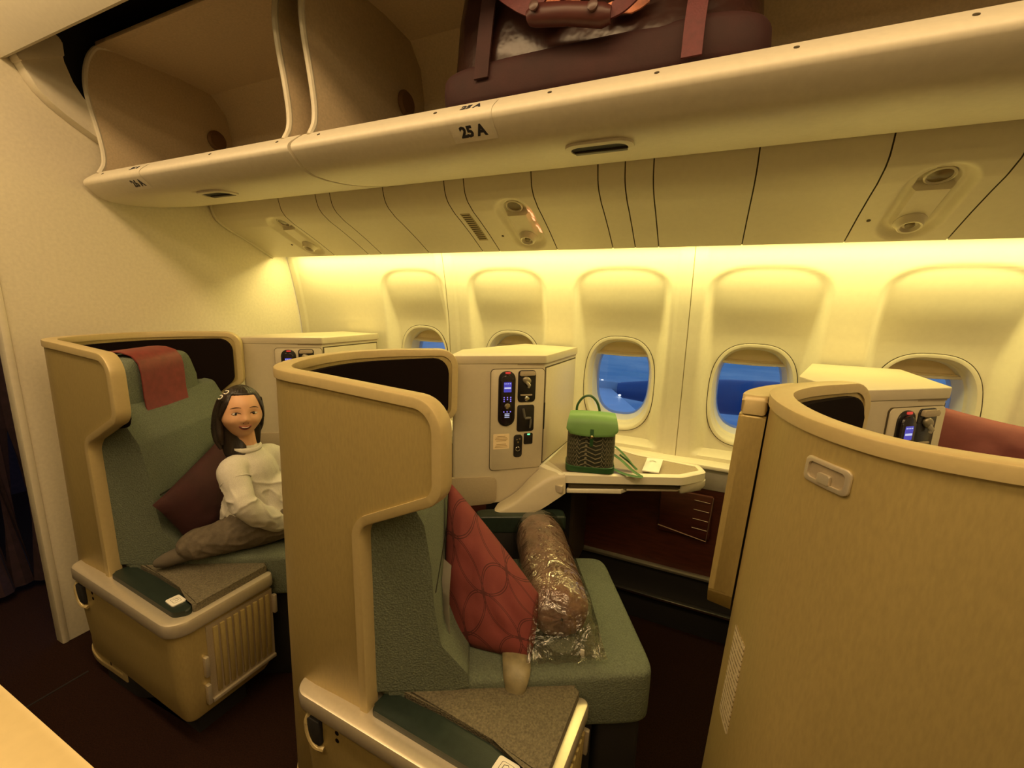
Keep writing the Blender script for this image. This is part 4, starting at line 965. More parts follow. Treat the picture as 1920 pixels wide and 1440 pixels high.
# ---------------- green backpack on the shelf
SZ = -0.598
bk = thing('backpack', 'small green leather backpack with dark chevron canvas on the shelf', 'backpack', (-0.342, 1.490, SZ))
bn = Vector((0.26, -0.9656, 0)); bx = Vector((0.9656, 0.26, 0)); bo = Vector((-0.342, 1.492, SZ))
def bp_(x, d, z): return bo + bx * x + bn * d + Vector((0, 0, z))
chev = bpy.data.materials.new('chevron_canvas'); chev.use_nodes = True; n = chev.node_tree.nodes; l = chev.node_tree.links; b = n['Principled BSDF']; b.inputs['Roughness'].default_value = 0.32
uvn = n.new('ShaderNodeUVMap'); uvn.uv_map = 'UV'; sxn = n.new('ShaderNodeSeparateXYZ'); l.new(uvn.outputs[0], sxn.inputs[0])
def mth(op, a, b_=None, c_=None):
    q = n.new('ShaderNodeMath'); q.operation = op
    for i, v in enumerate((a, b_, c_)):
        if v is None: continue
        if isinstance(v, (int, float)): q.inputs[i].default_value = v
        else: l.new(v, q.inputs[i])
    return q.outputs[0]
px_ = mth('PINGPONG', mth('MULTIPLY', sxn.outputs[0], 11.0), 0.5)
zz = mth('FRACT', mth('ADD', mth('MULTIPLY', sxn.outputs[1], 11.0), mth('MULTIPLY', px_, -1.7)))
l1 = mth('LESS_THAN', mth('ABSOLUTE', mth('SUBTRACT', zz, 0.5)), 0.13)
zz2 = mth('FRACT', mth('ADD', mth('MULTIPLY', sxn.outputs[1], 11.0), mth('MULTIPLY', px_, -1.7)))
l2 = mth('MULTIPLY', mth('LESS_THAN', mth('ABSOLUTE', mth('SUBTRACT', px_, 0.5)), 0.06), mth('GREATER_THAN', zz, 0.5))
ln = mth('MAXIMUM', l1, l2)
nzc = n.new('ShaderNodeTexNoise'); nzc.inputs['Scale'].default_value = 90; tcn = n.new('ShaderNodeTexCoord'); l.new(tcn.outputs['Object'], nzc.inputs['Vector'])
fac = mth('MULTIPLY', ln, nzc.outputs['Fac'])
mxn = n.new('ShaderNodeMix'); mxn.data_type = 'RGBA'; mxn.inputs[6].default_value = (0.016, 0.020, 0.012, 1); mxn.inputs[7].default_value = (0.34, 0.30, 0.19, 1); l.new(fac, mxn.inputs[0]); l.new(mxn.outputs[2], b.inputs['Base Color'])
lg = mat('green_leather', (0.13, 0.27, 0.075), 0.5, var=0.06, vs=20, bump=0.05, bs=400)
sg = mat('strap_green', (0.055, 0.15, 0.040), 0.5, var=0.1)
dg = mat('dark_green_leather_base', (0.020, 0.075, 0.022), 0.4, var=0.1)
bm = NB(); uv = bm.loops.layers.uv.new('UV'); rows = []; zs = [0.002, 0.012, 0.03, 0.05, 0.08, 0.11, 0.14, 0.165, 0.185, 0.197, 0.202]
per = 64
for z in zs:
    wv_ = 0.086 - 0.002 * abs(z - 0.1) * 10 + (0.0 if z < 0.17 else -(z - 0.17) * 0.12); dp = 0.052 - 0.012 * z / 0.2
    if z < 0.01: wv_ -= 0.004; dp -= 0.004
    if z > 0.2: wv_ *= 0.9; dp *= 0.8
    row = []
    for k in range(per):
        a = 2*PI*k/per; x = wv_ * sqpow(math.cos(a), 0.38); d = dp * sqpow(math.sin(a), 0.38)
        pk = noise.noise(Vector((x * 30, d * 30, z * 26))) * 0.003
        row.append(bp_(x, d + pk - 0.004 * z / 0.2, z))
    rows.append(row)
V = [[bm.verts.new(p) for p in r] for r in rows]
arc = [k / per * 3.0 for k in range(per + 1)]
for i in range(len(V) - 1):
    for k in range(per):
        f = bm.faces.new((V[i][k], V[i][(k+1) % per], V[i+1][(k+1) % per], V[i+1][k]))
        for lp_, (uu, vv) in zip(f.loops, ((arc[k], zs[i]), (arc[k+1], zs[i]), (arc[k+1], zs[i+1]), (arc[k], zs[i+1]))):
            lp_[uv].uv = (uu, vv / 0.17)
f0 = bm.faces.new(V[0][::-1]); f1 = bm.faces.new(V[-1])
part('canvas_body', bm, chev, bk, smooth=50)
bm = NB(); rows = []
for z, g in ((0.0, -0.003), (0.003, 0.002), (0.022, 0.0025), (0.024, 0.0)):
    rows.append([bp_((0.086 + g) * sqpow(math.cos(2*PI*k/per), 0.38), (0.0515 + g) * sqpow(math.sin(2*PI*k/per), 0.38), z + (0.004 * math.cos(2*PI*k/per) ** 2 if z > 0.01 else 0)) for k in range(per)])
V = loft(bm, rows, close_u=True); bm.faces.new(V[0][::-1])
part('leather_base', bm, dg, bk)
rows = []
fpth = cat([(-0.045, 0.196, 0), (-0.030, 0.211, 0), (0.0, 0.216, 0), (0.028, 0.210, 0), (0.046, 0.192, 0), (0.054, 0.168, 0), (0.058, 0.140, 0)], 4)
for k in range(15):
    q = -1 + 2 * k / 14; row = []
    for i, p in enumerate(fpth):
        t_ = i / (len(fpth) - 1); wdt = 0.080 + 0.010 * sstep(0.3, 0.9, t_) - (0.014 * sstep(0.88, 1.0, t_) if True else 0)
        z = p.y - 0.006 * (q * q) * (1 - t_) + (0.006 * q * q * sstep(0.7, 1, t_)) * 1.0
        row.append(bp_(q * wdt, p.x + 0.004 * (1 - q * q), z))
    rows.append(row)
part('flap', solid_sheet(rows, 0.0035, tuple(bn * 0.6 + Vector((0, 0, 0.8)))), lg, bk, smooth=60)
part('grab_handle', T([bp_(x, -0.03, z) for x, z, _ in cat([(-0.058, 0.198, 0), (-0.055, 0.232, 0), (-0.035, 0.262, 0), (-0.010, 0.268, 0), (0.012, 0.250, 0), (0.024, 0.222, 0), (0.028, 0.198, 0)], 5)], 0.0045, 8), dg, bk)
part('closure_strap', solid_sheet([[bp_(x, d, z) for d, z in ((0.0585, 0.168), (0.0625, 0.15), (0.063, 0.138), (0.060, 0.122), (0.058, 0.105))] for x in (-0.006, 0.006)], 0.003, tuple(bn)), dg, bk)
part('clasp', LT([(0.006, 0), (0.006, 0.004), (0.003, 0.006), (0.001, 0.006)], bp_(0.0, 0.064, 0.141), tuple(bn), 14), mat('brass', (0.6, 0.5, 0.25), 0.25, metal=1), bk)
for pts in ([(0.078, -0.035, 0.085), (0.10, -0.03, 0.075), (0.135, -0.02, 0.045), (0.165, -0.015, 0.012), (0.172, -0.012, 0.006), (0.150, -0.022, 0.024), (0.11, -0.035, 0.050)],
            [(0.080, -0.030, 0.055), (0.115, 0.0, 0.040), (0.155, 0.030, 0.014), (0.180, 0.050, 0.005), (0.160, 0.055, 0.0045), (0.120, 0.040, 0.006), (0.086, 0.018, 0.012)]):
    part('shoulder_strap', T([bp_(*p) for p in cat(pts, 6)], 0.0085, 8, rz=0.0022), sg, bk)
# small white sachet on the shelf
bm = NB(); rows = []
for i in range(9):
    u = i / 8; rows.append([Vector((-0.160 + 0.058 * v + 0.004 * u, 1.548 + 0.112 * u + 0.006 * v, SZ + 0.004 + 0.012 * u + 0.012 * math.sin(PI * u) * math.sin(PI * v) + 0.003 * (abs(2*u-1) > 0.9))) for v in [k / 8 for k in range(9)]])
sa = thing('sachet', 'small white paper sachet lying on the shelf beside the backpack', 'sachet', (-0.12, 1.6, SZ))
part('packet', solid_sheet(rows, 0.004, (0, 0, -1)), MT['paper'], sa)
part('print', T([(-0.142, 1.612, SZ + 0.0235), (-0.130, 1.618, SZ + 0.0250), (-0.118, 1.614, SZ + 0.0235)], 0.0012, 5), mat('pale_print', (0.45, 0.5, 0.4), 0.6), sa)

# ---------------- duffel bag in the bin
df = thing('duffel_bag', 'dark red duffel bag with handles lying in the open bin', 'duffel bag', (-0.3, 1.15, 0.445))
nyl = mat('maroon_nylon', (0.036, 0.014, 0.011), 0.26, var=0.3, vs=9, bump=0.9, bs=16)
mdk = mat('maroon_canvas', (0.036, 0.007, 0.007), 0.75, var=0.2, vs=20, bump=0.1, bs=200)
web = mat('maroon_webbing', (0.11, 0.015, 0.020), 0.6, var=0.15, vs=80, bump=0.2, bs=300)
def dfn(p):
    k = sstep(-0.2, 0.25, p.z); p.x *= 1 - 0.10 * k; p.y *= 1 - 0.25 * k
    p += Vector((0, vnoise(p, 9, 0.018).y + 0.012 * abs(vnoise(p, 16, 1).x), vnoise(p, 6, 0.012).z)); return p
bm = NB(); superbox(bm, -0.30, 1.165, 0.655, 0.350, 0.195, 0.215, 0.32, 0.32, 72, 40, dfn)
part('body', bm, nyl, df, smooth=80)
def dfb(p):
    p += Vector((0, vnoise(p, 8, 0.008).y, 0)); return p
bm = NB(); superbox(bm, -0.30, 1.160, 0.495, 0.362, 0.200, 0.058, 0.42, 0.30, 72, 20, dfb)
part('base_panel', bm, mdk, df, smooth=80)
def ribbon(pts, w_, th=0.004, n=6, axis=(1, 0, 0)):
    P = cat(pts, n); a = Vector(axis).normalized(); return solid_sheet([[p - a * w_ / 2 for p in P], [p + a * w_ / 2 for p in P]], th, (0, -1, 0.1))
part('side_strap', ribbon([(-0.075, 0.945, 0.455), (-0.074, 0.950, 0.52), (-0.070, 0.965, 0.60), (-0.064, 0.985, 0.70), (-0.06, 1.01, 0.80)], 0.036, 0.005), web, df)
part('side_strap', ribbon([(-0.525, 0.960, 0.50), (-0.520, 0.962, 0.56), (-0.515, 0.968, 0.63), (-0.51, 0.985, 0.72)], 0.036, 0.005), mdk, df)
P = cat([(-0.520, 0.955, 0.70), (-0.485, 0.940, 0.645), (-0.430, 0.930, 0.598), (-0.385, 0.928, 0.572)], 8)
part('carry_handle', solid_sheet([P, [p + Vector((0.025, 0, 0.030)) for p in P]], 0.005, (0, -1, 0)), web, df)
P = cat([(-0.235, 0.925, 0.535), (-0.195, 0.932, 0.552), (-0.150, 0.945, 0.60), (-0.115, 0.965, 0.68)], 8)
part('carry_handle', solid_sheet([P, [p + Vector((0.012, 0, 0.030)) for p in P]], 0.005, (0, -1, 0)), web, df)
gp = part('handle_grip', T([(-0.395, 0.922, 0.574), (-0.38, 0.920, 0.575), (-0.31, 0.918, 0.562), (-0.24, 0.920, 0.545), (-0.225, 0.922, 0.544)], [0.014, 0.020, 0.020, 0.020, 0.014], 12), mat('grip_maroon', (0.075, 0.018, 0.016), 0.45), df)
for x, z in ((-0.375, 0.582), (-0.255, 0.556)):
    part('snap', LT([(0.010, 0), (0.010, 0.004), (0.006, 0.006), (0.001, 0.006)], (x, 0.899, z - 0.003), (0, -1, 0.1), 16), mat('snap_dark', (0.10, 0.05, 0.045), 0.35), gp)
peach = mat('peach_lining', (0.62, 0.22, 0.12), 0.5, var=0.45, vs=45, bump=0.5, bs=40)
part('lining_patch', solid_sheet([[(-0.405 + 0.105 * k / 6, 0.957 + 0.006 * math.sin(k * 2.3), z + 0.010 * math.sin(k * 1.7) + 0.004 * k * (z > 0.6)) for k in range(7)] for z in (0.585, 0.605, 0.625)], 0.004, (0, 1, 0)), peach, df)
part('lining_patch', solid_sheet([[(-0.245 + 0.085 * k / 5, 0.957 + 0.005 * math.sin(k * 2.1), z + 0.004 * math.sin(k * 1.7) + 0.006 * k / 5) for k in range(6)] for z in (0.560, 0.573, 0.586)], 0.004, (0, 1, 0)), peach, df)
part('luggage_strap', T([(-0.335, 0.950, 0.60), (-0.325, 0.948, 0.64), (-0.33, 0.955, 0.72)], 0.010, 8, rz=0.003), web, df)
# ================================================================== the child on the seat by the bulkhead
def capsules(chains, seg=14):
    """closed tapered limbs: each chain is a list of (point, radius[, flatten vector scale])"""
    bm = NB()
    for ch in chains:
        P = cat([c[0] for c in ch], 5); n = len(ch) - 1
        R = []
        for i in range(len(P)):
            t = i / 5; k = min(n - 1, int(t)); f = t - k; R.append(ch[k][1] * (1 - f) + ch[k+1][1] * f)
        # round caps
        d0 = (P[0] - P[1]).normalized(); d1 = (P[-1] - P[-2]).normalized()
        pts = [P[0] + d0 * R[0] * 0.92, P[0] + d0 * R[0] * 0.6] + P + [P[-1] + d1 * R[-1] * 0.6, P[-1] + d1 * R[-1] * 0.92]
        rad = [R[0] * 0.38, R[0] * 0.80] + R + [R[-1] * 0.80, R[-1] * 0.38]
        tube(bm, pts, rad, seg, up=(0.21, 0.33, 0.92))
    return bm
def remeshed(bm, voxel, it=6, fac=0.5):
    bmesh.ops.recalc_face_normals(bm, faces=bm.faces[:])
    me = bpy.data.meshes.new('tmp'); bm.to_mesh(me); bm.free()
    o = bpy.data.objects.new('tmp', me); COL.objects.link(o)
    m = o.modifiers.new('r', 'REMESH'); m.mode = 'VOXEL'; m.voxel_size = voxel
    if it:
        s = o.modifiers.new('s', 'SMOOTH'); s.factor = fac; s.iterations = it
    dg = bpy.context.evaluated_depsgraph_get(); e = bpy.data.meshes.new_from_object(o.evaluated_get(dg))
    b2 = NB(); b2.from_mesh(e); bpy.data.objects.remove(o); bpy.data.meshes.remove(me); bpy.data.meshes.remove(e)
    return b2
V3 = Vector
ch = thing('person', 'young child in a pale sweatshirt and grey trousers kneeling on the bulkhead seat', 'person', (-1.43, 0.92, -0.88))
HC = V3((-1.449, 0.932, -0.399))                      # head centre
Fh = V3((0.915, -0.40, 0.07)).normalized(); Uh = V3((0.03, 0.06, 1)); Rh = Uh.cross(Fh).normalized() * -1   # Rh: towards the child's right
Uh = (Fh.cross(Rh) * -1).normalized()
if Uh.z < 0: Uh = -Uh
Lh = Uh.cross(Fh).normalized()                         # child's left
HS = 0.91
def hw(x, y, z): return HC + (Lh * x + Fh * y + Uh * z) * HS   # head coordinates: x to the child's left, y out of the face, z up
def g(p, c, s): return math.exp(-sum(((p[i] - c[i]) / s[i]) ** 2 for i in range(3)))
def head_pt(n):
    x, y, z = n.x * 0.071, n.y * 0.086, n.z * 0.098
    j = sstep(-0.01, -0.095, z); x *= 1 - 0.19 * j
    if y > 0: y *= 1 - 0.05 * j
    else: y *= 1 - 0.22 * j
    p = V3((x, y, z)); o = V3()
    fr_ = 1 if y > 0 else 0
    if fr_:
        o.y += 0.0125 * g(p, (0, 0.083, -0.022), (0.0095, 0.05, 0.012)) + 0.0045 * g(p, (0, 0.083, -0.004), (0.008, 0.05, 0.016))
        for s in (-1, 1):
            o.y += 0.0035 * g(p, (s * 0.011, 0.083, -0.026), (0.006, 0.05, 0.006))
            o.y -= 0.0055 * g(p, (s * 0.029, 0.078, 0.004), (0.015, 0.05, 0.011))
            o.y += 0.0055 * g(p, (s * 0.037, 0.065, -0.030), (0.018, 0.05, 0.017)); o.x += s * 0.003 * g(p, (s * 0.045, 0.055, -0.030), (0.02, 0.05, 0.02))
        o.y += 0.0050 * g(p, (0, 0.078, -0.052), (0.020, 0.05, 0.011)) - 0.003 * g(p, (0, 0.074, -0.068), (0.016, 0.05, 0.006)) + 0.006 * g(p, (0, 0.068, -0.084), (0.017, 0.05, 0.011))
        o.y += 0.003 * g(p, (0, 0.078, 0.045), (0.04, 0.05, 0.025))
    return p + o
def sphere_dirs(nu, nv):
    return [[V3((math.cos(a) * math.cos(b), math.sin(a) * math.cos(b), math.sin(b))) for a in [2*PI*k/nu for k in range(nu)]] for b in [-PI/2 + PI*(i+0.5)/nv for i in range(nv)]]
def ball(bm, fn, nu=72, nv=56):
    V = loft(bm, [[fn(d) for d in r] for r in sphere_dirs(nu, nv)], close_u=True)
    bm.faces.new(V[0][::-1]); bm.faces.new(V[-1]); return bm
from mathutils.bvhtree import BVHTree
hb = NB(); ball(hb, head_pt); bvh = BVHTree.FromBMesh(hb); hb.free()
def face(x, z, lift=0.0):
    h = bvh.ray_cast(V3((x, 0.3, z)), V3((0, -1, 0)))[0]; y = h.y if h else 0.05
    return hw(x, y + lift, z)
# joints
Rsh, Rel, Rwr = V3((-1.414, 0.860, -0.590)), V3((-1.325, 0.838, -0.688)), V3((-1.318, 0.955, -0.812))
Lsh, Lel, Lwr = V3((-1.450, 1.035, -0.600)), V3((-1.375, 1.100, -0.712)), V3((-1.260, 1.090, -0.790))
def hand(w_, d, up):
    """palm, four unequal bent fingers and a thumb"""
    d = d.normalized(); s = d.cross(up).normalized(); u = s.cross(d).normalized(); out = [[(w_, 0.017), (w_ + d * 0.022, 0.019), (w_ + d * 0.040, 0.017)]]
    out += [[(w_ + d * 0.02 + s * 0.009, 0.014), (w_ + d * 0.042 + s * 0.014, 0.012)], [(w_ + d * 0.02 - s * 0.009, 0.014), (w_ + d * 0.042 - s * 0.014, 0.012)]]
    for k, (o_, ln) in enumerate(((0.019, 0.030), (0.0065, 0.036), (-0.0065, 0.034), (-0.019, 0.026))):
        b0 = w_ + d * 0.046 + s * o_; b1 = b0 + d * ln * 0.5 - u * 0.004; b2 = b1 + d * ln * 0.35 - u * 0.010
        out.append([(b0, 0.0066), (b1, 0.0060), (b2, 0.0052)])
    t0 = w_ + d * 0.012 + s * 0.016; out.append([(t0, 0.009), (t0 + s * 0.014 + d * 0.014, 0.0075), (t0 + s * 0.018 + d * 0.030 - u * 0.004, 0.0060)])
    return out
chains = [[(V3((-1.452, 0.938, -0.455)), 0.032), (V3((-1.447, 0.940, -0.520)), 0.032), (V3((-1.436, 0.946, -0.580)), 0.036)],
          [(V3((-1.436, 0.946, -0.615)), 0.045), (V3((-1.434, 0.948, -0.68)), 0.062), (V3((-1.436, 0.942, -0.79)), 0.070)],
          [(V3((-1.432, 0.93, -0.610)), 0.03), (Rsh, 0.028), (Rel, 0.020), (Rwr, 0.017)], [(V3((-1.436, 0.97, -0.610)), 0.03), (Lsh, 0.028), (Lel, 0.020), (Lwr, 0.017)],
          [(V3((-1.425, 0.895, -0.80)), 0.055), (V3((-1.335, 0.985, -0.815)), 0.045)], [(V3((-1.335, 0.985, -0.818)), 0.038), (V3((-1.41, 0.865, -0.826)), 0.036), (V3((-1.495, 0.762, -0.845)), 0.024)],
          [(V3((-1.43, 0.99, -0.80)), 0.055), (V3((-1.27, 1.095, -0.825)), 0.045), (V3((-1.36, 1.13, -0.835)), 0.03)]]
chains += hand(Rwr + V3((0.004, 0.010, -0.010)), V3((0.45, 0.62, -0.42)), V3((0.2, -0.2, 1))) + hand(Lwr + V3((0.01, 0, -0.006)), V3((0.9, 0.1, -0.5)), V3((0, 0, 1)))
bm = capsules(chains)
ball(bm, lambda d: hw(*head_pt(d)))
for s in (-1, 1):                                      # ears
    superbox(bm, 0, 0, 0, 0.007, 0.013, 0.020, 1, 1, 14, 10, mtx=Matrix((Lh, Fh, Uh)).transposed().to_4x4()) if False else None
    tube(bm, [hw(s * 0.066, -0.004, 0.018), hw(s * 0.073, -0.008, 0.012), hw(s * 0.073, -0.006, -0.006), hw(s * 0.067, 0.000, -0.022)], [0.005, 0.009, 0.008, 0.005], 10)
skin = mat('child_skin', (0.68, 0.385, 0.215), 0.5, var=0.05, vs=30, bump=0.0)
skin.node_tree.nodes['Principled BSDF'].inputs['Subsurface Weight'].default_value = 0.08; skin.node_tree.nodes['Principled BSDF'].inputs['Subsurface Radius'].default_value = (0.01, 0.004, 0.002)
bm = remeshed(bm, 0.0026, 5, 0.5)
body = part('body', bm, skin, ch, smooth=180)
# eyes, brows, mouth
whi = mat('eye_white', (0.62, 0.55, 0.46), 0.3); drk = mat('eye_dark', (0.010, 0.006, 0.005), 0.2); lash = mat('lash_brown', (0.022, 0.012, 0.008), 0.8); lip = mat('lip_rose', (0.36, 0.10, 0.075), 0.4)
for s in (-1, 1):
    cx, cz = s * 0.0285, 0.002
    c0 = face(cx, cz)
    bm = NB(); mtx = Matrix((Lh, Fh, Uh)).transposed().to_4x4()
    superbox(bm, c0.x, c0.y, c0.z, 0.0112, 0.0030, 0.0040, 1, 1, 20, 12, mtx=mtx); ey = part('eye', bm, whi, body)
    c1 = face(cx - 0.001, cz, 0.0018); bm = NB(); superbox(bm, c1.x, c1.y, c1.z, 0.0050, 0.0022, 0.0040, 1, 1, 16, 10, mtx=mtx); part('iris', bm, drk, ey)
    part('eyelid_line', T([face(cx + s * q * 0.014 - 0, cz + 0.0046 * (1 - q * q) + 0.0006 - 0.001 * q, 0.0016) for q in [-1 + 0.25 * k for k in range(9)]], [0.0007 + 0.0007 * (1 - abs(-1 + 0.25 * k)) for k in range(9)], 6), lash, ey)
    part('eyebrow', T([face(cx + s * q * 0.016 + s * 0.001, 0.0225 + 0.0035 * (1 - q * q) - 0.002 * q, 0.0004) for q in [-1 + 0.25 * k for k in range(9)]], [0.0006 + 0.0012 * (1 - abs(-1 + 0.25 * k)) for k in range(9)], 6), mat('brow', (0.07, 0.036, 0.018), 0.9), body)
    part('nostril', T([face(s * 0.0062, -0.0335, -0.0002), face(s * 0.0085, -0.0325, -0.0004)], 0.0018, 6), mat('nostril', (0.16, 0.05, 0.03), 0.8), body)
mo = part('mouth_opening', T([face(q * 0.0195, -0.0515 + 0.0055 * q * q, 0.0012) for q in [-1 + 0.2 * k for k in range(11)]], [0.0006 + 0.0036 * (1 - (-1 + 0.2 * k) ** 2) for k in range(11)], 8), mat('mouth_dark', (0.09, 0.018, 0.014), 0.5), body)
part('teeth', T([face(q * 0.0125, -0.0502 + 0.0030 * q * q, 0.0026) for q in [-1 + 0.25 * k for k in range(9)]], [0.0008 + 0.0014 * (1 - (-1 + 0.25 * k) ** 2) for k in range(9)], 8), mat('teeth_ivory', (0.70, 0.62, 0.50), 0.3), mo)
part('lip', T([face(q * 0.0215, -0.0475 + 0.0050 * q * q - 0.0012 * math.exp(-(q * 6) ** 2), 0.0010) for q in [-1 + 0.1 * k for k in range(21)]], [0.0006 + 0.0021 * (1 - (-1 + 0.1 * k) ** 2) for k in range(21)], 8), lip, body)
part('lip', T([face(q * 0.0205, -0.0572 + 0.0098 * q * q, 0.0008) for q in [-1 + 0.1 * k for k in range(21)]], [0.0006 + 0.0028 * (1 - (-1 + 0.1 * k) ** 2) for k in range(21)], 8), lip, body)
# hair: cap with parting and straight locks to the shoulders
hairm = mat('dark_brown_hair', (0.018, 0.011, 0.007), 0.42, var=0.5, vs=60, bump=0.6, bs=120, stretch=(1, 1, 0.12))
def hair_pt(d):
    p = head_pt(d); q = V3((d.x * 0.0765, d.y * 0.092, d.z * 0.1025))
    # hairline: high on the forehead, back over the temples and behind the ears
    line = 0.066 - 0.10 * max(0, abs(d.x) - 0.50) ** 1.1 * 2.0
    front = d.y + 0.05 > 0
    inface = sstep(line + 0.006, line - 0.006, p.z) * sstep(0.02, 0.16, d.y)
    q = q + V3((0, -0.006 * sstep(0, -1, d.y), 0))
    if d.z < 0.15:
        k = sstep(0.15, -0.9, d.z); q.z = q.z - 0.075 * k * (1 - 0.4 * sstep(0, 0.5, d.y)); q.x *= 1 + 0.02 * k; q.y = q.y * (1 - 0.1 * k) - 0.006 * k
        if d.z < -0.3:
            rr_ = math.hypot(d.x, d.y); tgt = 0.062; q.x = d.x / max(rr_, 1e-4) * max(abs(q.x * rr_ / max(rr_, 1e-4)) * 0 + 0.070 * (0.6 + 0.4 * rr_), 0); q.y = d.y / max(rr_, 1e-4) * 0.078 * (0.6 + 0.4 * rr_) - 0.008
    st = noise.noise(V3((math.atan2(d.x, -d.y) * 9, d.z * 1.0, 0))) * 0.0022; q *= 1 + st / 0.09
    return q.lerp(p * 0.80, inface)
bm = NB(); ball(bm, lambda d: hw(*hair_pt(d)), 120, 80)
hr = part('hair', bm, hairm, ch, smooth=180)
locks = [([(-0.060, 0.028, 0.052), (-0.070, 0.010, 0.010), (-0.072, 0.004, -0.040), (-0.070, 0.010, -0.085), (-0.066, 0.014, -0.120)], [0.009, 0.012, 0.013, 0.011, 0.004]),
         ([(-0.064, 0.0, 0.050), (-0.074, -0.015, 0.0), (-0.078, -0.02, -0.06), (-0.074, -0.014, -0.105), (-0.068, 0.0, -0.138)], [0.011, 0.014, 0.016, 0.014, 0.004]),
         ([(0.058, 0.030, 0.052), (0.068, 0.002, 0.010), (0.068, -0.010, -0.035), (0.064, -0.012, -0.075)], [0.007, 0.009, 0.009, 0.003]),
         ([(0.060, -0.01, 0.045), (0.070, -0.025, 0.0), (0.068, -0.03, -0.06), (0.062, -0.03, -0.10)], [0.011, 0.013, 0.013, 0.004])]
for p_, r_ in locks:
    pts = cat([hw(*q) for q in p_], 5); rr_ = [interp([(i, v) for i, v in enumerate(r_)], k / 5) for k in range(len(pts))]
    part('hair_lock', T(pts, rr_, 12), hairm, hr, smooth=80)
for x, z, y in ((-0.050, 0.080, 0.040), (-0.066, 0.062, 0.030)):
    cc = hw(x * 1.05, y + 0.006, z * 1.02); nn = (cc - HC).normalized(); s1_ = nn.cross(Uh).normalized(); s2_ = nn.cross(s1_)
    part('hair_clip', T([cc + s1_ * 0.0075 * math.cos(a) + s2_ * 0.0075 * math.sin(a) for a in [0.9 + 4.6 * k / 12 for k in range(13)]], 0.0018, 6, up=tuple(nn)), MT['paper'], hr)
# sweatshirt
sw = [[(V3((-1.446, 0.940, -0.540)), 0.040), (V3((-1.442, 0.942, -0.566)), 0.056), (V3((-1.436, 0.945, -0.610)), 0.078), (V3((-1.436, 0.944, -0.70)), 0.092), (V3((-1.438, 0.938, -0.765)), 0.098)],
      [(V3((-1.438, 0.915, -0.590)), 0.046), (Rsh, 0.047), (Rsh.lerp(Rel, 0.55), 0.043), (Rel, 0.042), (Rel.lerp(Rwr, 0.6), 0.040), (Rwr, 0.031)],
      [(V3((-1.442, 0.975, -0.590)), 0.046), (Lsh, 0.047), (Lel, 0.045), (Lel.lerp(Lwr, 0.6), 0.040), (Lwr, 0.030)],
      [(V3((-1.470, 0.925, -0.72)), 0.066), (V3((-1.465, 0.910, -0.770)), 0.070)], [(V3((-1.385, 0.985, -0.70)), 0.066), (V3((-1.372, 0.985, -0.765)), 0.070)]]
bm = remeshed(capsules(sw, 20), 0.0038, 14, 0.5)
for v in bm.verts:
    p = v.co.copy(); w_ = V3((p.x * 26 + p.z * 14, p.y * 22, p.z * 30 + p.y * 10))
    f_ = (1 - abs(noise.noise(w_ * 0.7))) ** 6 * 0.0065 + noise.noise(p * 9) * 0.003
    k_ = sstep(-0.57, -0.66, p.z)
    v.co += v.normal * (f_ - 0.004) * k_
knit = mat('pale_fleece', (0.60, 0.57, 0.50), 0.95, var=0.08, vs=300, bump=0.2, bs=500)
top = part('sweatshirt', bm, knit, ch, smooth=180)
nk = [V3((-1.447, 0.939, -0.521)) + (Fh * math.cos(a) + Lh * math.sin(a)) * 0.039 + V3((0, 0, -0.006 - 0.010 * math.cos(a))) for a in [2*PI*k/28 for k in range(28)]]
part('neck_rib', T(nk, 0.0095, 10, closed=True), knit, top)
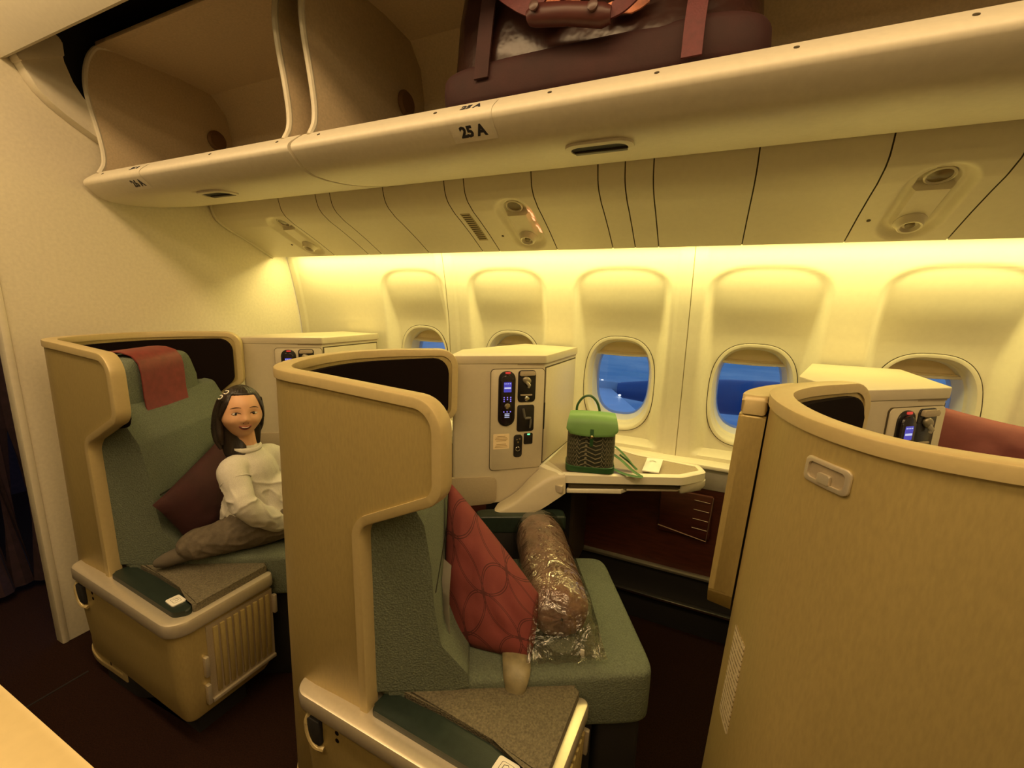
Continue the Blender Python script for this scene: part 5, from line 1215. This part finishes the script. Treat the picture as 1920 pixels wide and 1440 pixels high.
for w_, e_ in ((Rwr, Rel), (Lwr, Lel)):
    d = (w_ - e_).normalized(); part('cuff', T([w_ - d * 0.012, w_ - d * 0.004, w_ + d * 0.010, w_ + d * 0.016], [0.030, 0.0285, 0.0275, 0.025], 16), knit, top)
sd0 = Rsh.lerp(Rel, 0.28); ax_ = (Rel - Rsh).normalized(); e1_ = ax_.cross(V3((0, 0, 1))).normalized(); e2_ = ax_.cross(e1_)
part('armhole_seam', T([sd0 + e1_ * 0.0448 * math.cos(a) + e2_ * 0.0448 * math.sin(a) for a in [2*PI*k/24 for k in range(24)]], 0.0022, 6, closed=True), knit, top)
# grey trousers
trous = mat('grey_trousers', (0.135, 0.108, 0.075), 0.9, var=0.2, vs=60, bump=0.25, bs=300)
tr_c = [[(V3((-1.44, 0.93, -0.785)), 0.090), (V3((-1.425, 0.955, -0.79)), 0.085)],
        [(V3((-1.425, 0.890, -0.79)), 0.064), (V3((-1.330, 0.985, -0.805)), 0.060)],
        [(V3((-1.330, 0.985, -0.812)), 0.056), (V3((-1.385, 0.905, -0.812)), 0.060), (V3((-1.44, 0.83, -0.818)), 0.055), (V3((-1.495, 0.762, -0.830)), 0.047)],
        [(V3((-1.43, 0.99, -0.79)), 0.062), (V3((-1.27, 1.095, -0.822)), 0.052), (V3((-1.36, 1.13, -0.835)), 0.040)]]
bm = remeshed(capsules(tr_c, 18), 0.0045, 5, 0.5)
for v in bm.verts:
    p = v.co.copy(); v.co += v.normal * ((1 - abs(noise.noise(V3((p.x * 30, p.y * 12, p.z * 30))))) ** 3 * 0.005)
tz = part('trousers', bm, trous, ch, smooth=180)
part('side_seam', T([V3((-1.352, 0.870, -0.800)), V3((-1.405, 0.797, -0.806)), V3((-1.465, 0.728, -0.818))], 0.0018, 6), mat('seam_dark', (0.05, 0.04, 0.025), 0.9), tz)
bm = remeshed(capsules([[(V3((-1.490, 0.768, -0.846)), 0.030), (V3((-1.520, 0.735, -0.856)), 0.028), (V3((-1.548, 0.705, -0.868)), 0.024), (V3((-1.568, 0.690, -0.876)), 0.017)]], 16), 0.004, 4)
part('sock', bm, mat('grey_sock', (0.11, 0.09, 0.065), 0.95, bump=0.2), ch, smooth=180)
